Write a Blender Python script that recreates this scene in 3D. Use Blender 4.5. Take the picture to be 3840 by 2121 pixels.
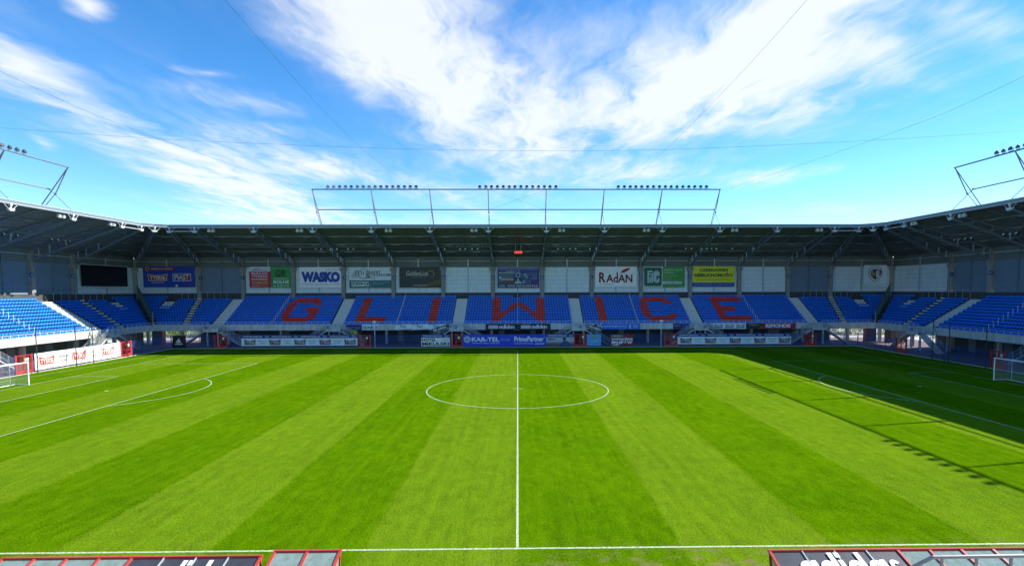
import bpy, math, random
from mathutils import Vector, Matrix
random.seed(7)
for o in list(bpy.data.objects): bpy.data.objects.remove(o)
scene = bpy.context.scene
COL = scene.collection
R = math.radians

# ------------------------------------------------------------------ camera
cam_d = bpy.data.cameras.new('camera'); cam = bpy.data.objects.new('camera', cam_d); COL.objects.link(cam)
CAM = Vector((0.0573, -54.474, 10.0839))
yaw, pit, rol, FPX = -0.0149, -0.06, -0.0026, 2019.37
fw = Vector((-math.sin(yaw)*math.cos(pit), math.cos(yaw)*math.cos(pit), math.sin(pit)))
rt = Vector((math.cos(yaw), math.sin(yaw), 0)); up = rt.cross(fw)
r2 = rt*math.cos(rol)+up*math.sin(rol); u2 = up*math.cos(rol)-rt*math.sin(rol)
cam.matrix_world = Matrix(((r2.x, u2.x, -fw.x, CAM.x), (r2.y, u2.y, -fw.y, CAM.y), (r2.z, u2.z, -fw.z, CAM.z), (0, 0, 0, 1)))
cam_d.sensor_fit = 'HORIZONTAL'; cam_d.sensor_width = 36.0; cam_d.lens = FPX/3840*36
cam_d.shift_x = -52.65/3840; cam_d.shift_y = 145.85/3840
cam_d.clip_start = 0.1; cam_d.clip_end = 6000
scene.camera = cam
scene.render.resolution_x, scene.render.resolution_y = 1024, 565

# ------------------------------------------------------------------ sun, sky, exposure
SUN = Vector((1.351, 0.365, 1.0)).normalized()
elev = math.asin(SUN.z); azim = math.atan2(SUN.x, SUN.y)
sd = bpy.data.lights.new('sun', 'SUN'); sun = bpy.data.objects.new('sun', sd); COL.objects.link(sun)
sd.energy = 4.1; sd.angle = R(0.4); sd.color = (1.0, 0.95, 0.84)
sun.rotation_euler = SUN.to_track_quat('Z', 'Y').to_euler(); sun.location = (60, 20, 60)
scene.view_settings.view_transform = 'Standard'; scene.view_settings.look = 'None'
scene.view_settings.exposure = 1.32; scene.view_settings.gamma = 1.0
scene.view_settings.use_curve_mapping = False

world = bpy.data.worlds.new('World'); scene.world = world; world.use_nodes = True
def build_world():
    nt = world.node_tree; N = nt.nodes; L = nt.links; N.clear()
    out = N.new('ShaderNodeOutputWorld'); bg = N.new('ShaderNodeBackground'); L.new(bg.outputs[0], out.inputs[0])
    sky = N.new('ShaderNodeTexSky'); sky.sky_type = 'NISHITA'; sky.sun_disc = False
    sky.sun_elevation = elev; sky.sun_rotation = azim; sky.altitude = 1800; sky.air_density = 0.9; sky.dust_density = 0.0; sky.ozone_density = 1.6
    bg.inputs[1].default_value = 0.088
    hs = N.new('ShaderNodeHueSaturation'); hs.inputs['Saturation'].default_value = 1.33; hs.inputs['Value'].default_value = 1.27
    hs.inputs['Hue'].default_value = 0.5
    L.new(sky.outputs[0], hs.inputs['Color'])
    # high cirrus sheet: direction -> point on a level cloud plane
    geo = N.new('ShaderNodeTexCoord'); sep = N.new('ShaderNodeSeparateXYZ'); L.new(geo.outputs['Generated'], sep.inputs[0])
    def math_(op, a, b=None, clamp=False):
        n = N.new('ShaderNodeMath'); n.operation = op; n.use_clamp = clamp
        for i, s in enumerate((a, b)):
            if s is None: continue
            if isinstance(s, (int, float)): n.inputs[i].default_value = s
            else: L.new(s, n.inputs[i])
        return n.outputs[0]
    zc = math_('MAXIMUM', sep.outputs[2], 0.03)
    px = math_('DIVIDE', sep.outputs[0], zc); py = math_('DIVIDE', sep.outputs[1], zc)
    # compress distance so far clouds keep their detail
    cmb = N.new('ShaderNodeCombineXYZ'); L.new(px, cmb.inputs[0]); L.new(py, cmb.inputs[1])
    P = cmb.outputs[0]
    def noise(vec, scale, det, rough=0.55, dist=0.0):
        n = N.new('ShaderNodeTexNoise'); n.inputs['Scale'].default_value = scale; n.inputs['Detail'].default_value = det
        n.inputs['Roughness'].default_value = rough; n.inputs['Distortion'].default_value = dist; L.new(vec, n.inputs['Vector']); return n
    # warp
    w = noise(P, 1.1, 4); sub = N.new('ShaderNodeVectorMath'); sub.operation = 'SUBTRACT'; L.new(w.outputs['Color'], sub.inputs[0]); sub.inputs[1].default_value = (.5, .5, .5)
    sc = N.new('ShaderNodeVectorMath'); sc.operation = 'SCALE'; L.new(sub.outputs[0], sc.inputs[0]); sc.inputs['Scale'].default_value = 0.5
    ad = N.new('ShaderNodeVectorMath'); ad.operation = 'ADD'; L.new(P, ad.inputs[0]); L.new(sc.outputs[0], ad.inputs[1]); PW = ad.outputs[0]
    total = None
    # streaks of cirrus: centre, half length, half width, bearing, weight
    for cx, cy, a, b, ang, wt in CLOUDS:
        mp = N.new('ShaderNodeMapping'); mp.vector_type = 'TEXTURE'
        mp.inputs['Location'].default_value = (cx, cy, 0); mp.inputs['Rotation'].default_value = (0, 0, R(ang)); mp.inputs['Scale'].default_value = (a*1.5, b*1.6, 1)
        L.new(PW, mp.inputs['Vector'])
        g = N.new('ShaderNodeTexGradient'); g.gradient_type = 'SPHERICAL'; L.new(mp.outputs[0], g.inputs[0])
        s = math_('MULTIPLY', g.outputs['Fac'], wt*0.40)
        total = s if total is None else math_('ADD', total, s)
    def spread(v, lo, hi):
        n = N.new('ShaderNodeMapRange'); n.inputs[1].default_value = lo; n.inputs[2].default_value = hi; L.new(v, n.inputs[0]); return n.outputs[0]
    mp = N.new('ShaderNodeMapping'); mp.inputs['Rotation'].default_value = (0, 0, R(-14)); mp.inputs['Scale'].default_value = (3.0, 1.0, 1); L.new(PW, mp.inputs['Vector'])
    fib = spread(noise(mp.outputs[0], 1.1, 8, 0.6, 0.5).outputs['Fac'], 0.30, 0.70)
    mp = N.new('ShaderNodeMapping'); mp.inputs['Rotation'].default_value = (0, 0, R(34)); mp.inputs['Scale'].default_value = (3.0, 1.0, 1); L.new(PW, mp.inputs['Vector'])
    fib2 = spread(noise(mp.outputs[0], 1.7, 8, 0.6, 0.5).outputs['Fac'], 0.32, 0.70)
    broad = noise(PW, 0.33, 3, 0.5)          # the same broken cirrus goes on all round the sky
    everywhere = math_('MULTIPLY', math_('SUBTRACT', broad.outputs['Fac'], 0.36, True), 1.2)
    tt = math_('MINIMUM', math_('ADD', total, everywhere), 1.25)
    tex = math_('ADD', math_('ADD', math_('MULTIPLY', fib, 0.85), math_('MULTIPLY', fib2, 0.70)), -0.10)
    core = math_('MULTIPLY', math_('MULTIPLY', tt, tt), 0.36)
    veil = math_('ADD', math_('MULTIPLY', tt, tex), core)
    ramp = N.new('ShaderNodeValToRGB'); ramp.color_ramp.interpolation = 'EASE'
    ramp.color_ramp.elements[0].position = 0.04; ramp.color_ramp.elements[1].position = 1.2
    ramp.color_ramp.elements[0].color = (0, 0, 0, 1); ramp.color_ramp.elements[1].color = (1, 1, 1, 1)
    L.new(veil, ramp.inputs[0])
    mask = math_('MULTIPLY', ramp.outputs[0], 0.88)
    mix = N.new('ShaderNodeMix'); mix.data_type = 'RGBA'; L.new(mask, mix.inputs[0]); L.new(hs.outputs[0], mix.inputs[6])
    mix.inputs[7].default_value = (4.7, 4.85, 4.95, 1)
    L.new(mix.outputs[2], bg.inputs[0])
CLOUDS = [(-0.5, 2.03, 0.95, 0.3, -89.0, 1.25),
          (-0.42, 2.6, 1.55, 0.36, -94.0, 1.1),
          (-0.3, 3.5, 2.3, 0.46, -98.0, 0.85),
          (1.01, 1.96, 0.57, 0.22, -107.0, 1.2),
          (0.92, 2.34, 0.72, 0.37, 104.0, 1.3),
          (1.25, 2.65, 0.74, 0.57, 104.0, 1.15),
          (0.57, 2.99, 1.0, 0.51, 107.0, 1.0),
          (1.01, 3.39, 1.0, 0.55, 128.0, 0.9),
          (0.09, 3.5, 2.2, 0.26, -90.0, 0.5),
          (0.16, 3.2, 0.9, 0.3, -113.0, 0.3),
          (-2.36, 2.81, 0.88, 0.2, 112.0, 0.75),
          (-2.42, 2.76, 0.49, 0.18, 120.0, 0.6),
          (-2.77, 4.35, 1.01, 0.43, -75.0, 1.1),
          (-2.61, 5.05, 1.47, 0.64, 104.0, 1.1),
          (-2.69, 6.37, 2.71, 0.65, -78.0, 1.0),
          (-3.65, 7.48, 1.43, 1.09, 99.0, 0.8),
          (-1.43, 2.95, 0.3, 0.15, -142.0, 1.3),
          (-1.41, 2.6, 0.12, 0.07, -153.0, 1.1),
          (-1.55, 2.0, 0.1, 0.07, 156.0, 1.5),
          (-3.29, 3.82, 0.37, 0.06, 124.0, 1.0),
          (-1.61, 4.52, 0.49, 0.26, -97.0, 1.5),
          (-1.05, 5.33, 1.6, 0.46, -106.0, 0.9),
          (1.19, 4.7, 0.6, 0.46, 156.0, 1.5),
          (2.24, 4.99, 0.49, 0.33, 90.0, 1.5),
          (2.64, 4.5, 0.26, 0.15, 74.0, 1.1),
          (1.8, 2.16, 0.56, 0.08, -154.0, 0.6),
          (1.79, 2.54, 0.41, 0.07, -145.0, 0.5),
          (-0.58, 7.81, 2.0, 1.29, 158.0, 0.7),
          (1.15, 5.77, 0.86, 0.45, -137.0, 0.5),
          (3.86, 6.53, 0.54, 0.23, -140.0, 0.5),
          (-1.58, 3.53, 0.34, 0.18, -179.0, 0.4)]
build_world()

# ------------------------------------------------------------------ helpers
class MB:
    def __init__(s): s.v = []; s.f = []
    def add(s, vs, fs):
        b = len(s.v); s.v += [tuple(p) for p in vs]; s.f += [tuple(i+b for i in f) for f in fs]; return s
    def box(s, x0, x1, y0, y1, z0, z1):
        return s.add([(x0,y0,z0),(x1,y0,z0),(x1,y1,z0),(x0,y1,z0),(x0,y0,z1),(x1,y0,z1),(x1,y1,z1),(x0,y1,z1)],
                     [(3,2,1,0),(4,5,6,7),(0,1,5,4),(1,2,6,5),(2,3,7,6),(3,0,4,7)])
    def beam(s, p, q, w, h=None, upv=(0,0,1)):
        p, q = Vector(p), Vector(q); h = h or w; d = (q-p).normalized(); u = Vector(upv)
        if abs(d.dot(u)) > .98: u = Vector((1,0,0))
        sx = d.cross(u).normalized()*(w/2); sz = sx.cross(d).normalized()*(h/2)
        vs = [p-sx-sz, p+sx-sz, p+sx+sz, p-sx+sz, q-sx-sz, q+sx-sz, q+sx+sz, q-sx+sz]
        return s.add(vs, [(0,1,2,3),(7,6,5,4),(0,4,5,1),(1,5,6,2),(2,6,7,3),(3,7,4,0)])
    def tube(s, p, q, r, n=6, r2=None, cap=True):
        p, q = Vector(p), Vector(q); r2 = r if r2 is None else r2; d = (q-p).normalized()
        u = Vector((0,0,1)) if abs(d.z) < .95 else Vector((1,0,0))
        a = d.cross(u).normalized(); b = a.cross(d)
        vs = []
        for c, rr in ((p, r), (q, r2)):
            for i in range(n):
                t = 2*math.pi*i/n; vs.append(c+a*(math.cos(t)*rr)+b*(math.sin(t)*rr))
        fs = [(i, (i+1) % n, n+(i+1) % n, n+i) for i in range(n)]
        if cap: fs += [tuple(range(n-1, -1, -1)), tuple(range(n, 2*n))]
        return s.add(vs, fs)
    def path(s, pts, r, n=5):
        for a, b in zip(pts, pts[1:]): s.tube(a, b, r, n)
        return s
    def lathe(s, prof, n=10, M=None):
        vs = []
        for r, z in prof:
            for i in range(n):
                t = 2*math.pi*i/n; p = Vector((r*math.cos(t), r*math.sin(t), z)); vs.append(M @ p if M else p)
        fs = []
        for j in range(len(prof)-1):
            for i in range(n):
                k = (i+1) % n; fs.append((j*n+i, j*n+k, (j+1)*n+k, (j+1)*n+i))
        fs.append(tuple(range(n-1, -1, -1))); m = (len(prof)-1)*n; fs.append(tuple(range(m, m+n)))
        return s.add(vs, fs)
    def poly(s, pts): return s.add(pts, [tuple(range(len(pts)))])
    def mesh(s, name, smooth=False):
        me = bpy.data.meshes.new(name); me.from_pydata(s.v, [], s.f); me.update()
        if smooth: me.polygons.foreach_set('use_smooth', [True]*len(me.polygons))
        return me

def wmat(o):
    M = o.matrix_basis.copy()
    if o.parent: M = wmat(o.parent) @ o.matrix_parent_inverse @ M
    return M
def obj(name, data, mat=None, parent=None, worldspace=True):
    if isinstance(data, MB): data = data.mesh(name)
    o = bpy.data.objects.new(name, data)
    if mat is not None and len(data.materials) == 0: data.materials.append(mat)
    COL.objects.link(o)
    if parent is not None:
        o.parent = parent
        if worldspace: o.matrix_parent_inverse = wmat(parent).inverted()
    return o
def tag(o, label, cat, group=None):
    o['label'] = label; o['category'] = cat
    if group: o['group'] = group
    return o
def thing(name, label, cat, loc=(0,0,0), rz=0, group=None):
    o = bpy.data.objects.new(name, None); COL.objects.link(o); o.location = loc; o.rotation_euler = (0,0,rz)
    o.empty_display_size = .3
    return tag(o, label, cat, group)
def struct(name, data, mat):
    o = obj(name, data, mat); o['kind'] = 'structure'; return o
def dup(root, loc, rz=None, label=None):
    r = root.copy(); COL.objects.link(r); r.location = loc
    if rz is not None: r.rotation_euler = (r.rotation_euler[0], r.rotation_euler[1], rz)
    if label: r['label'] = label
    for ch in root.children:
        c = ch.copy(); COL.objects.link(c); c.parent = r
        for g in ch.children:
            d = g.copy(); COL.objects.link(d); d.parent = c
    return r
ORD = ['first','second','third','fourth','fifth','sixth','seventh','eighth','ninth','tenth','eleventh','twelfth','thirteenth','fourteenth','fifteenth','sixteenth','seventeenth','eighteenth','nineteenth','twentieth']
def nth(i): return ORD[i] if i < len(ORD) else ORD[-1]

# ------------------------------------------------------------------ materials
_m = {}
def mat(name, rgb, rough=.6, metal=0, noise=0.0, nscale=3.0, bump=0.0, spec=None, emit=0, stain=0.0):
    key = (name, tuple(rgb))
    if key in _m: return _m[key]
    m = bpy.data.materials.new(name); m.use_nodes = True; nt = m.node_tree; b = nt.nodes['Principled BSDF']
    b.inputs['Base Color'].default_value = (*rgb, 1); b.inputs['Roughness'].default_value = rough; b.inputs['Metallic'].default_value = metal
    if spec is not None: b.inputs['Specular IOR Level'].default_value = spec
    if emit: b.inputs['Emission Color'].default_value = (*rgb, 1); b.inputs['Emission Strength'].default_value = emit
    if noise or bump or stain:
        tc = nt.nodes.new('ShaderNodeTexCoord'); nz = nt.nodes.new('ShaderNodeTexNoise')
        nz.inputs['Scale'].default_value = nscale; nz.inputs['Detail'].default_value = 6; nz.inputs['Roughness'].default_value = .65
        nt.links.new(tc.outputs['Object'], nz.inputs['Vector'])
        if noise:
            mr = nt.nodes.new('ShaderNodeMapRange'); mr.inputs[1].default_value = .3; mr.inputs[2].default_value = .7
            mr.inputs[3].default_value = 1-noise; mr.inputs[4].default_value = 1+noise; nt.links.new(nz.outputs['Fac'], mr.inputs[0])
            src = mr.outputs[0]
            if stain:   # vertical run-off streaks
                mp = nt.nodes.new('ShaderNodeMapping'); mp.inputs['Scale'].default_value = (2.2, 2.2, .18); nt.links.new(tc.outputs['Object'], mp.inputs[0])
                n2 = nt.nodes.new('ShaderNodeTexNoise'); n2.inputs['Scale'].default_value = 1.3; n2.inputs['Detail'].default_value = 7; nt.links.new(mp.outputs[0], n2.inputs['Vector'])
                m2 = nt.nodes.new('ShaderNodeMapRange'); m2.inputs[1].default_value = .42; m2.inputs[2].default_value = .68; m2.inputs[3].default_value = 1; m2.inputs[4].default_value = 1-stain
                nt.links.new(n2.outputs['Fac'], m2.inputs[0])
                mu = nt.nodes.new('ShaderNodeMath'); mu.operation = 'MULTIPLY'; nt.links.new(src, mu.inputs[0]); nt.links.new(m2.outputs[0], mu.inputs[1]); src = mu.outputs[0]
            mx = nt.nodes.new('ShaderNodeVectorMath'); mx.operation = 'SCALE'; mx.inputs[0].default_value = rgb
            nt.links.new(src, mx.inputs['Scale']); nt.links.new(mx.outputs[0], b.inputs['Base Color'])
        if bump:
            bp = nt.nodes.new('ShaderNodeBump'); bp.inputs['Strength'].default_value = bump; bp.inputs['Distance'].default_value = .05
            nt.links.new(nz.outputs['Fac'], bp.inputs['Height']); nt.links.new(bp.outputs[0], b.inputs['Normal'])
    _m[key] = m; return m
CONC = mat('concrete', (.60,.59,.545), .85, noise=.16, nscale=1.1, bump=.15, stain=.22)
CONC_L = mat('concrete_light', (.66,.65,.60), .85, noise=.14, nscale=1.6, bump=.1)
CONC_C = mat('concrete_column', (.27,.275,.26), .85, noise=.2, nscale=.9, bump=.15, stain=.3)
CONC_SH = mat('concrete_seat_shade', (.06,.062,.064), .85, noise=.18, nscale=.9, bump=.15, stain=.25)  # terrace concrete, darkened so its colour carries the shade between seat rows
STEEL_D = mat('painted_steel_slate', (.13,.175,.215), .5, noise=.06)
STEEL_W = mat('painted_steel_white', (.62,.66,.70), .45)
GALV = mat('galvanised_steel', (.42,.46,.50), .45, metal=.35, noise=.1, nscale=8)
DECK = mat('roof_sheet', (.155,.175,.18), .55, noise=.1, nscale=.5)
BLUE_SEAT = mat('seat_plastic_blue', (.004,.19,.82), .33, noise=.2, nscale=2.0)
RED_SEAT = mat('seat_plastic_red', (.94,.035,.02), .35, noise=.16, nscale=2.0)
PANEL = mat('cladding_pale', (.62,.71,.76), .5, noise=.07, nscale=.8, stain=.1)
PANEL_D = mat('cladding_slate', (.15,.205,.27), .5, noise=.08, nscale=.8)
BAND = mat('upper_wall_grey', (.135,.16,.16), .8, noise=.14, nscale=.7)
FENCE_B = mat('fence_blue', (.025,.085,.30), .45)
GATE_R = mat('gate_red', (.52,.035,.03), .45, noise=.06)
NETGREEN = mat('post_green', (.006,.035,.022), .5)
WHITE = mat('white_paint', (.8,.8,.79), .45)
BLACKP = mat('black_plastic', (.015,.015,.017), .4)
def cm(rgb, rough=.55): return mat('print', rgb, rough)

# ------------------------------------------------------------------ ground, paving, pitch
def grass_material():
    m = bpy.data.materials.new('pitch_grass'); m.use_nodes = True; nt = m.node_tree; N = nt.nodes; L = nt.links
    b = N['Principled BSDF']; b.inputs['Roughness'].default_value = .62; b.inputs['Specular IOR Level'].default_value = 0.0
    tc = N.new('ShaderNodeTexCoord'); P = tc.outputs['Object']
    sep = N.new('ShaderNodeSeparateXYZ'); L.new(P, sep.inputs[0])
    def nz(scale, det, rough=.6, mapscale=None):
        n = N.new('ShaderNodeTexNoise'); n.inputs['Scale'].default_value = scale; n.inputs['Detail'].default_value = det; n.inputs['Roughness'].default_value = rough
        if mapscale:
            mp = N.new('ShaderNodeMapping'); mp.inputs['Scale'].default_value = mapscale; L.new(P, mp.inputs[0]); L.new(mp.outputs[0], n.inputs['Vector'])
        else: L.new(P, n.inputs['Vector'])
        return n.outputs['Fac']
    def mth(op, a, c=None):
        n = N.new('ShaderNodeMath'); n.operation = op
        for i, s in enumerate((a, c)):
            if s is None: continue
            if isinstance(s, (int, float)): n.inputs[i].default_value = s
            else: L.new(s, n.inputs[i])
        return n.outputs[0]
    xj = mth('ADD', mth('ADD', sep.outputs[0], mth('MULTIPLY', mth('SUBTRACT', nz(.6, 3), .5), .25)), mth('MULTIPLY', mth('SUBTRACT', nz(9, 3), .5), 1.1))
    fac = mth('DIVIDE', mth('ADD', xj, 64), 128)
    cr = N.new('ShaderNodeValToRGB'); cr.color_ramp.interpolation = 'CONSTANT'
    edges = [-64,-52.5,-47,-41.5,-36.4,-30.75,-24.6,-18.45,-12.3,-6.15,0,6.15,12.3,18.45,24.6,30.75,36.4,41.5,47,52.5]
    vals = [0.15]+[1,0,1,0,1,0,1,0,1,0,1,0,1,0,1,0,1,0][:0]
    # left of halfway is a light stripe, then alternate outwards
    col = {}
    for k in range(9): col[-(k+1)] = 1 if k % 2 == 0 else 0
    for k in range(9): col[k] = 0 if k % 2 == 0 else 1
    seq = [0.1]+[col[k] for k in range(-9, 9)]+[0.1]
    els = cr.color_ramp.elements
    while len(els) < len(edges): els.new(.5)
    for e, x, v in zip(els, edges, seq): e.position = (x+64)/128
    for e, v in zip(els, seq): e.color = (v, v, v, 1)
    L.new(fac, cr.inputs[0])
    # only between the touchlines
    ina = mth('LESS_THAN', mth('ABSOLUTE', sep.outputs[1]), 36.5)
    st = mth('ADD', mth('MULTIPLY', cr.outputs[0], ina), 0)
    big = nz(.16, 4, .6); mid = nz(1.6, 5, .7, (1.0, .55, 1)); fine = nz(11, 5, .8); swath = nz(2.4, 3, .5, (1.0, .03, 1))
    def mixc(f, c0, c1):
        n = N.new('ShaderNodeMix'); n.data_type = 'RGBA'
        L.new(f, n.inputs[0])
        for i, c in ((6, c0), (7, c1)):
            if isinstance(c, tuple): n.inputs[i].default_value = (*c, 1)
            else: L.new(c, n.inputs[i])
        return n.outputs[2]
    base = mixc(st, (.068,.156,.0014), (.106,.193,.007))
    # patches leaning to straw, and darker clumps
    pf = mth('MULTIPLY', mth('SUBTRACT', mth('ADD', mth('MULTIPLY', big, .5), mth('MULTIPLY', mid, .6)), .43), 1.15)
    n = N.new('ShaderNodeClamp'); L.new(pf, n.inputs[0]); pf = n.outputs[0]
    base = mixc(mth('MULTIPLY', pf, .75), base, (.112,.160,.001))
    grain = nz(26, 3, .7)
    def dev(v, k): return mth('MULTIPLY', mth('SUBTRACT', v, .5), k)
    val = mth('MAXIMUM', mth('ADD', mth('ADD', dev(fine, 2.7), dev(mid, 1.0)), mth('ADD', mth('ADD', dev(swath, .5), dev(grain, 1.6)), mth('ADD', dev(big, .45), 1.0))), .18)
    sc = N.new('ShaderNodeVectorMath'); sc.operation = 'SCALE'; L.new(base, sc.inputs[0]); L.new(val, sc.inputs['Scale'])
    # worn bare ground by the near touchline
    wy = N.new('ShaderNodeMapRange'); wy.inputs[1].default_value = -33.2; wy.inputs[2].default_value = -35.2; L.new(sep.outputs[1], wy.inputs[0])
    wx = N.new('ShaderNodeMapRange'); wx.inputs[1].default_value = -3; wx.inputs[2].default_value = 6; L.new(sep.outputs[0], wx.inputs[0])
    wn = N.new('ShaderNodeMapRange'); wn.inputs[1].default_value = .50; wn.inputs[2].default_value = .62; L.new(nz(1.0, 6, .75, (1.0,1.6,1)), wn.inputs[0])
    wear = mth('MULTIPLY', mth('MULTIPLY', wy.outputs[0], wx.outputs[0]), mth('MULTIPLY', wn.outputs[0], .8))
    c = mixc(wear, sc.outputs[0], (.21,.17,.075))
    L.new(c, b.inputs['Base Color'])
    bp = N.new('ShaderNodeBump'); bp.inputs['Strength'].default_value = .9; bp.inputs['Distance'].default_value = .045
    L.new(mth('ADD', nz(14, 4, .8), mth('MULTIPLY', mid, .8)), bp.inputs['Height']); L.new(bp.outputs[0], b.inputs['Normal'])
    return m
def line_material():
    m = bpy.data.materials.new('line_paint'); m.use_nodes = True; nt = m.node_tree; N = nt.nodes; L = nt.links; b = N['Principled BSDF']
    b.inputs['Roughness'].default_value = .8
    tc = N.new('ShaderNodeTexCoord'); n = N.new('ShaderNodeTexNoise'); n.inputs['Scale'].default_value = 9; n.inputs['Detail'].default_value = 5; n.inputs['Roughness'].default_value = .75
    L.new(tc.outputs['Object'], n.inputs['Vector'])
    r = N.new('ShaderNodeValToRGB'); r.color_ramp.elements[0].position = .38; r.color_ramp.elements[1].position = .60
    r.color_ramp.elements[0].color = (.17,.27,.07,1); r.color_ramp.elements[1].color = (.54,.60,.46,1)
    L.new(n.outputs['Fac'], r.inputs[0]); L.new(r.outputs[0], b.inputs['Base Color']); return m
struct('ground', MB().box(-2500,2500,-2500,2500,-1.0,-.08), mat('earth', (.10,.12,.05), .9, noise=.3, nscale=.05))
struct('car_park', MB().box(-190,190,56.5,150,-.075,-.05), mat('pale_paving', (.46,.45,.43), .85, noise=.1, nscale=.6))
for s, nm in ((-1,'left'), (1,'right')):
    struct('car_park', MB().box(min(s*79,s*190), max(s*79,s*190), -60, 56.2, -.075, -.05), mat('pale_paving', (.46,.45,.43)))
PAV = mat('purple_brick_paving', (.155,.105,.115), .8, noise=.2, nscale=2.5, bump=.1)
m = MB(); m.box(-78.5,78.5,39.35,56,-.06,-.012); m.box(-78.5,-59.75,-45,39.3,-.06,-.012); m.box(59.75,78.5,-45,39.3,-.06,-.012); m.box(-59.7,59.7,-45,-41.05,-.06,-.012)
struct('paving', m, PAV)
m = MB(); m.add([(-59.6,-41,0),(59.6,-41,0),(59.6,39.2,0),(-59.6,39.2,0),(-59.6,-41,-.05),(59.6,-41,-.05),(59.6,39.2,-.05),(-59.6,39.2,-.05)], [(0,1,2,3),(0,4,5,1),(1,5,6,2),(2,6,7,3),(3,7,4,0)])
struct('pitch', m, grass_material())
m = MB(); m.box(-59.75,59.75,39.21,39.33,-.05,.05); m.box(-59.74,-59.62,-41,39.2,-.05,.05); m.box(59.62,59.74,-41,39.2,-.05,.05)
struct('kerb', m, CONC_L)
def strip(m, x0, y0, x1, y1, w=.10, z=.005):
    d = Vector((x1-x0, y1-y0, 0)).normalized(); n = Vector((-d.y, d.x, 0))*(w/2)
    a, b = Vector((x0,y0,z)), Vector((x1,y1,z)); m.add([a-n,b-n,b+n,a+n], [(0,1,2,3)])
def arc(m, cx, cy, r, a0, a1, n, w=.10, z=.005):
    for i in range(n):
        t0 = a0+(a1-a0)*i/n; t1 = a0+(a1-a0)*(i+1)/n
        p = [(cx+rr*math.cos(t), cy+rr*math.sin(t), z) for rr, t in ((r-w/2,t0),(r+w/2,t0),(r+w/2,t1),(r-w/2,t1))]; m.add(p, [(0,1,2,3)])
m = MB()
strip(m, 0,-33.93, 0,33.93, .10); strip(m,-52.56,-34,52.56,-34,.11); strip(m,-52.56,34,52.56,34,.10)
arc(m, 0,0,9.15, .0075, math.pi-.0075, 48); arc(m,0,0,9.15, math.pi+.0075, 2*math.pi-.0075, 48)
arc(m, 0,0,.2,.36,math.pi-.36,6,.05); strip(m,.12,0,.5,0,.12); strip(m,-.5,0,-.12,0,.12)
for s in (-1,1):
    strip(m, s*52.5,-33.93, s*52.5,33.93)
    for yy, dep in ((20.16,16.5),(9.16,5.5)):
        for t in (-1,1): strip(m, s*52.44, t*yy, s*(52.5-dep), t*yy)
        strip(m, s*(52.5-dep), -yy+.06, s*(52.5-dep), yy-.06)
    a = math.acos(5.5/9.15)-.012
    c0 = math.pi if s > 0 else 0
    arc(m, s*41.5, 0, 9.15, c0-a, c0+a, 30)
    arc(m, s*41.5, 0, .11, 0, 2*math.pi, 10, .2)
    strip(m, s*57.2, -20, s*57.2, 5, .1); strip(m, s*57.2, 5, s*56.3, 36, .1)
struct('pitch_markings', m, line_material())

# ------------------------------------------------------------------ grandstands
ROWS, RD, RH, FY, SX, Z0 = 12, .745, .44, 44.6, 66.5, 3.42
def profile():
    top = [(-.14, 2.72), (-.14, 3.80), (-.0, 3.80), (0, Z0)]
    for i in range(ROWS):
        top += [((i+1)*RD, Z0+i*RH)]
        if i < ROWS-1: top += [((i+1)*RD, Z0+(i+1)*RH)]
    e = ROWS*RD
    top += [(e, 9.45), (e+.2, 9.45), (e+.2, 7.3), (e, 7.3), (.25, 2.72)]
    return top
def extrude(prof, fn0, fn1):
    n = len(prof); m = MB()
    vs = [fn0(d,z) for d,z in prof]+[fn1(d,z) for d,z in prof]
    fs = [(i,(i+1)%n,n+(i+1)%n,n+i) for i in range(n)]+[tuple(range(n-1,-1,-1)), tuple(range(n,2*n))]
    m.add(vs, fs); return m
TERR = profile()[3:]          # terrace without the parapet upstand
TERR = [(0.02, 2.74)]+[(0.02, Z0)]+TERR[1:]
XF = [4.95+9.9*k for k in range(6)]                       # truss lines of the far stand
YS = [30.9-9.2*k for k in range(7)]                       # truss lines of the side stands
RZF, RZB = 21.0, 16.55                                    # roof height at edge and at wall
AIS_F = [-55.2,-33.3,-11.05,11.1,33.45,55.2]
AIS_S = [32.35, 10.05]
stand = {}
stand['far'] = thing('grandstand', 'long far grandstand with blue seats, red letters and banners under dark roof', 'grandstand', (0,48,0))
stand[-1] = thing('grandstand', 'sunlit left end grandstand with bright blue seats behind the left goal', 'grandstand', (-70,5,0))
stand[1] = thing('grandstand', 'shaded right end grandstand with blue seats behind the right goal', 'grandstand', (70,5,0))
stand[(-1,'c')] = thing('grandstand_corner', 'left corner grandstand joining sunlit end stand and far stand', 'grandstand', (-68,46,0))
stand[(1,'c')] = thing('grandstand_corner', 'right corner grandstand joining far stand and shaded end stand', 'grandstand', (68,46,0))
def fpt(x): return lambda d,z: (x, FY+d, z)
def spt(s, y): return lambda d,z: (s*(SX+d), y, z)
SXE = -45.0
obj('terrace', extrude(TERR, fpt(-56.4), fpt(56.4)), CONC_SH, stand['far'])
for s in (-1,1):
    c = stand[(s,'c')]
    obj('terrace', extrude(TERR, fpt(s*56.41), lambda d,z: (s*(SX+d-.1), FY+d, z)), CONC_SH, c)
    obj('terrace', extrude(TERR, spt(s, 33.5), lambda d,z: (s*(SX+d), FY+d-.1, z)), CONC_SH, c)
    obj('terrace', extrude(TERR, spt(s, SXE), spt(s, 33.49)), CONC_SH, stand[s])
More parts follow.
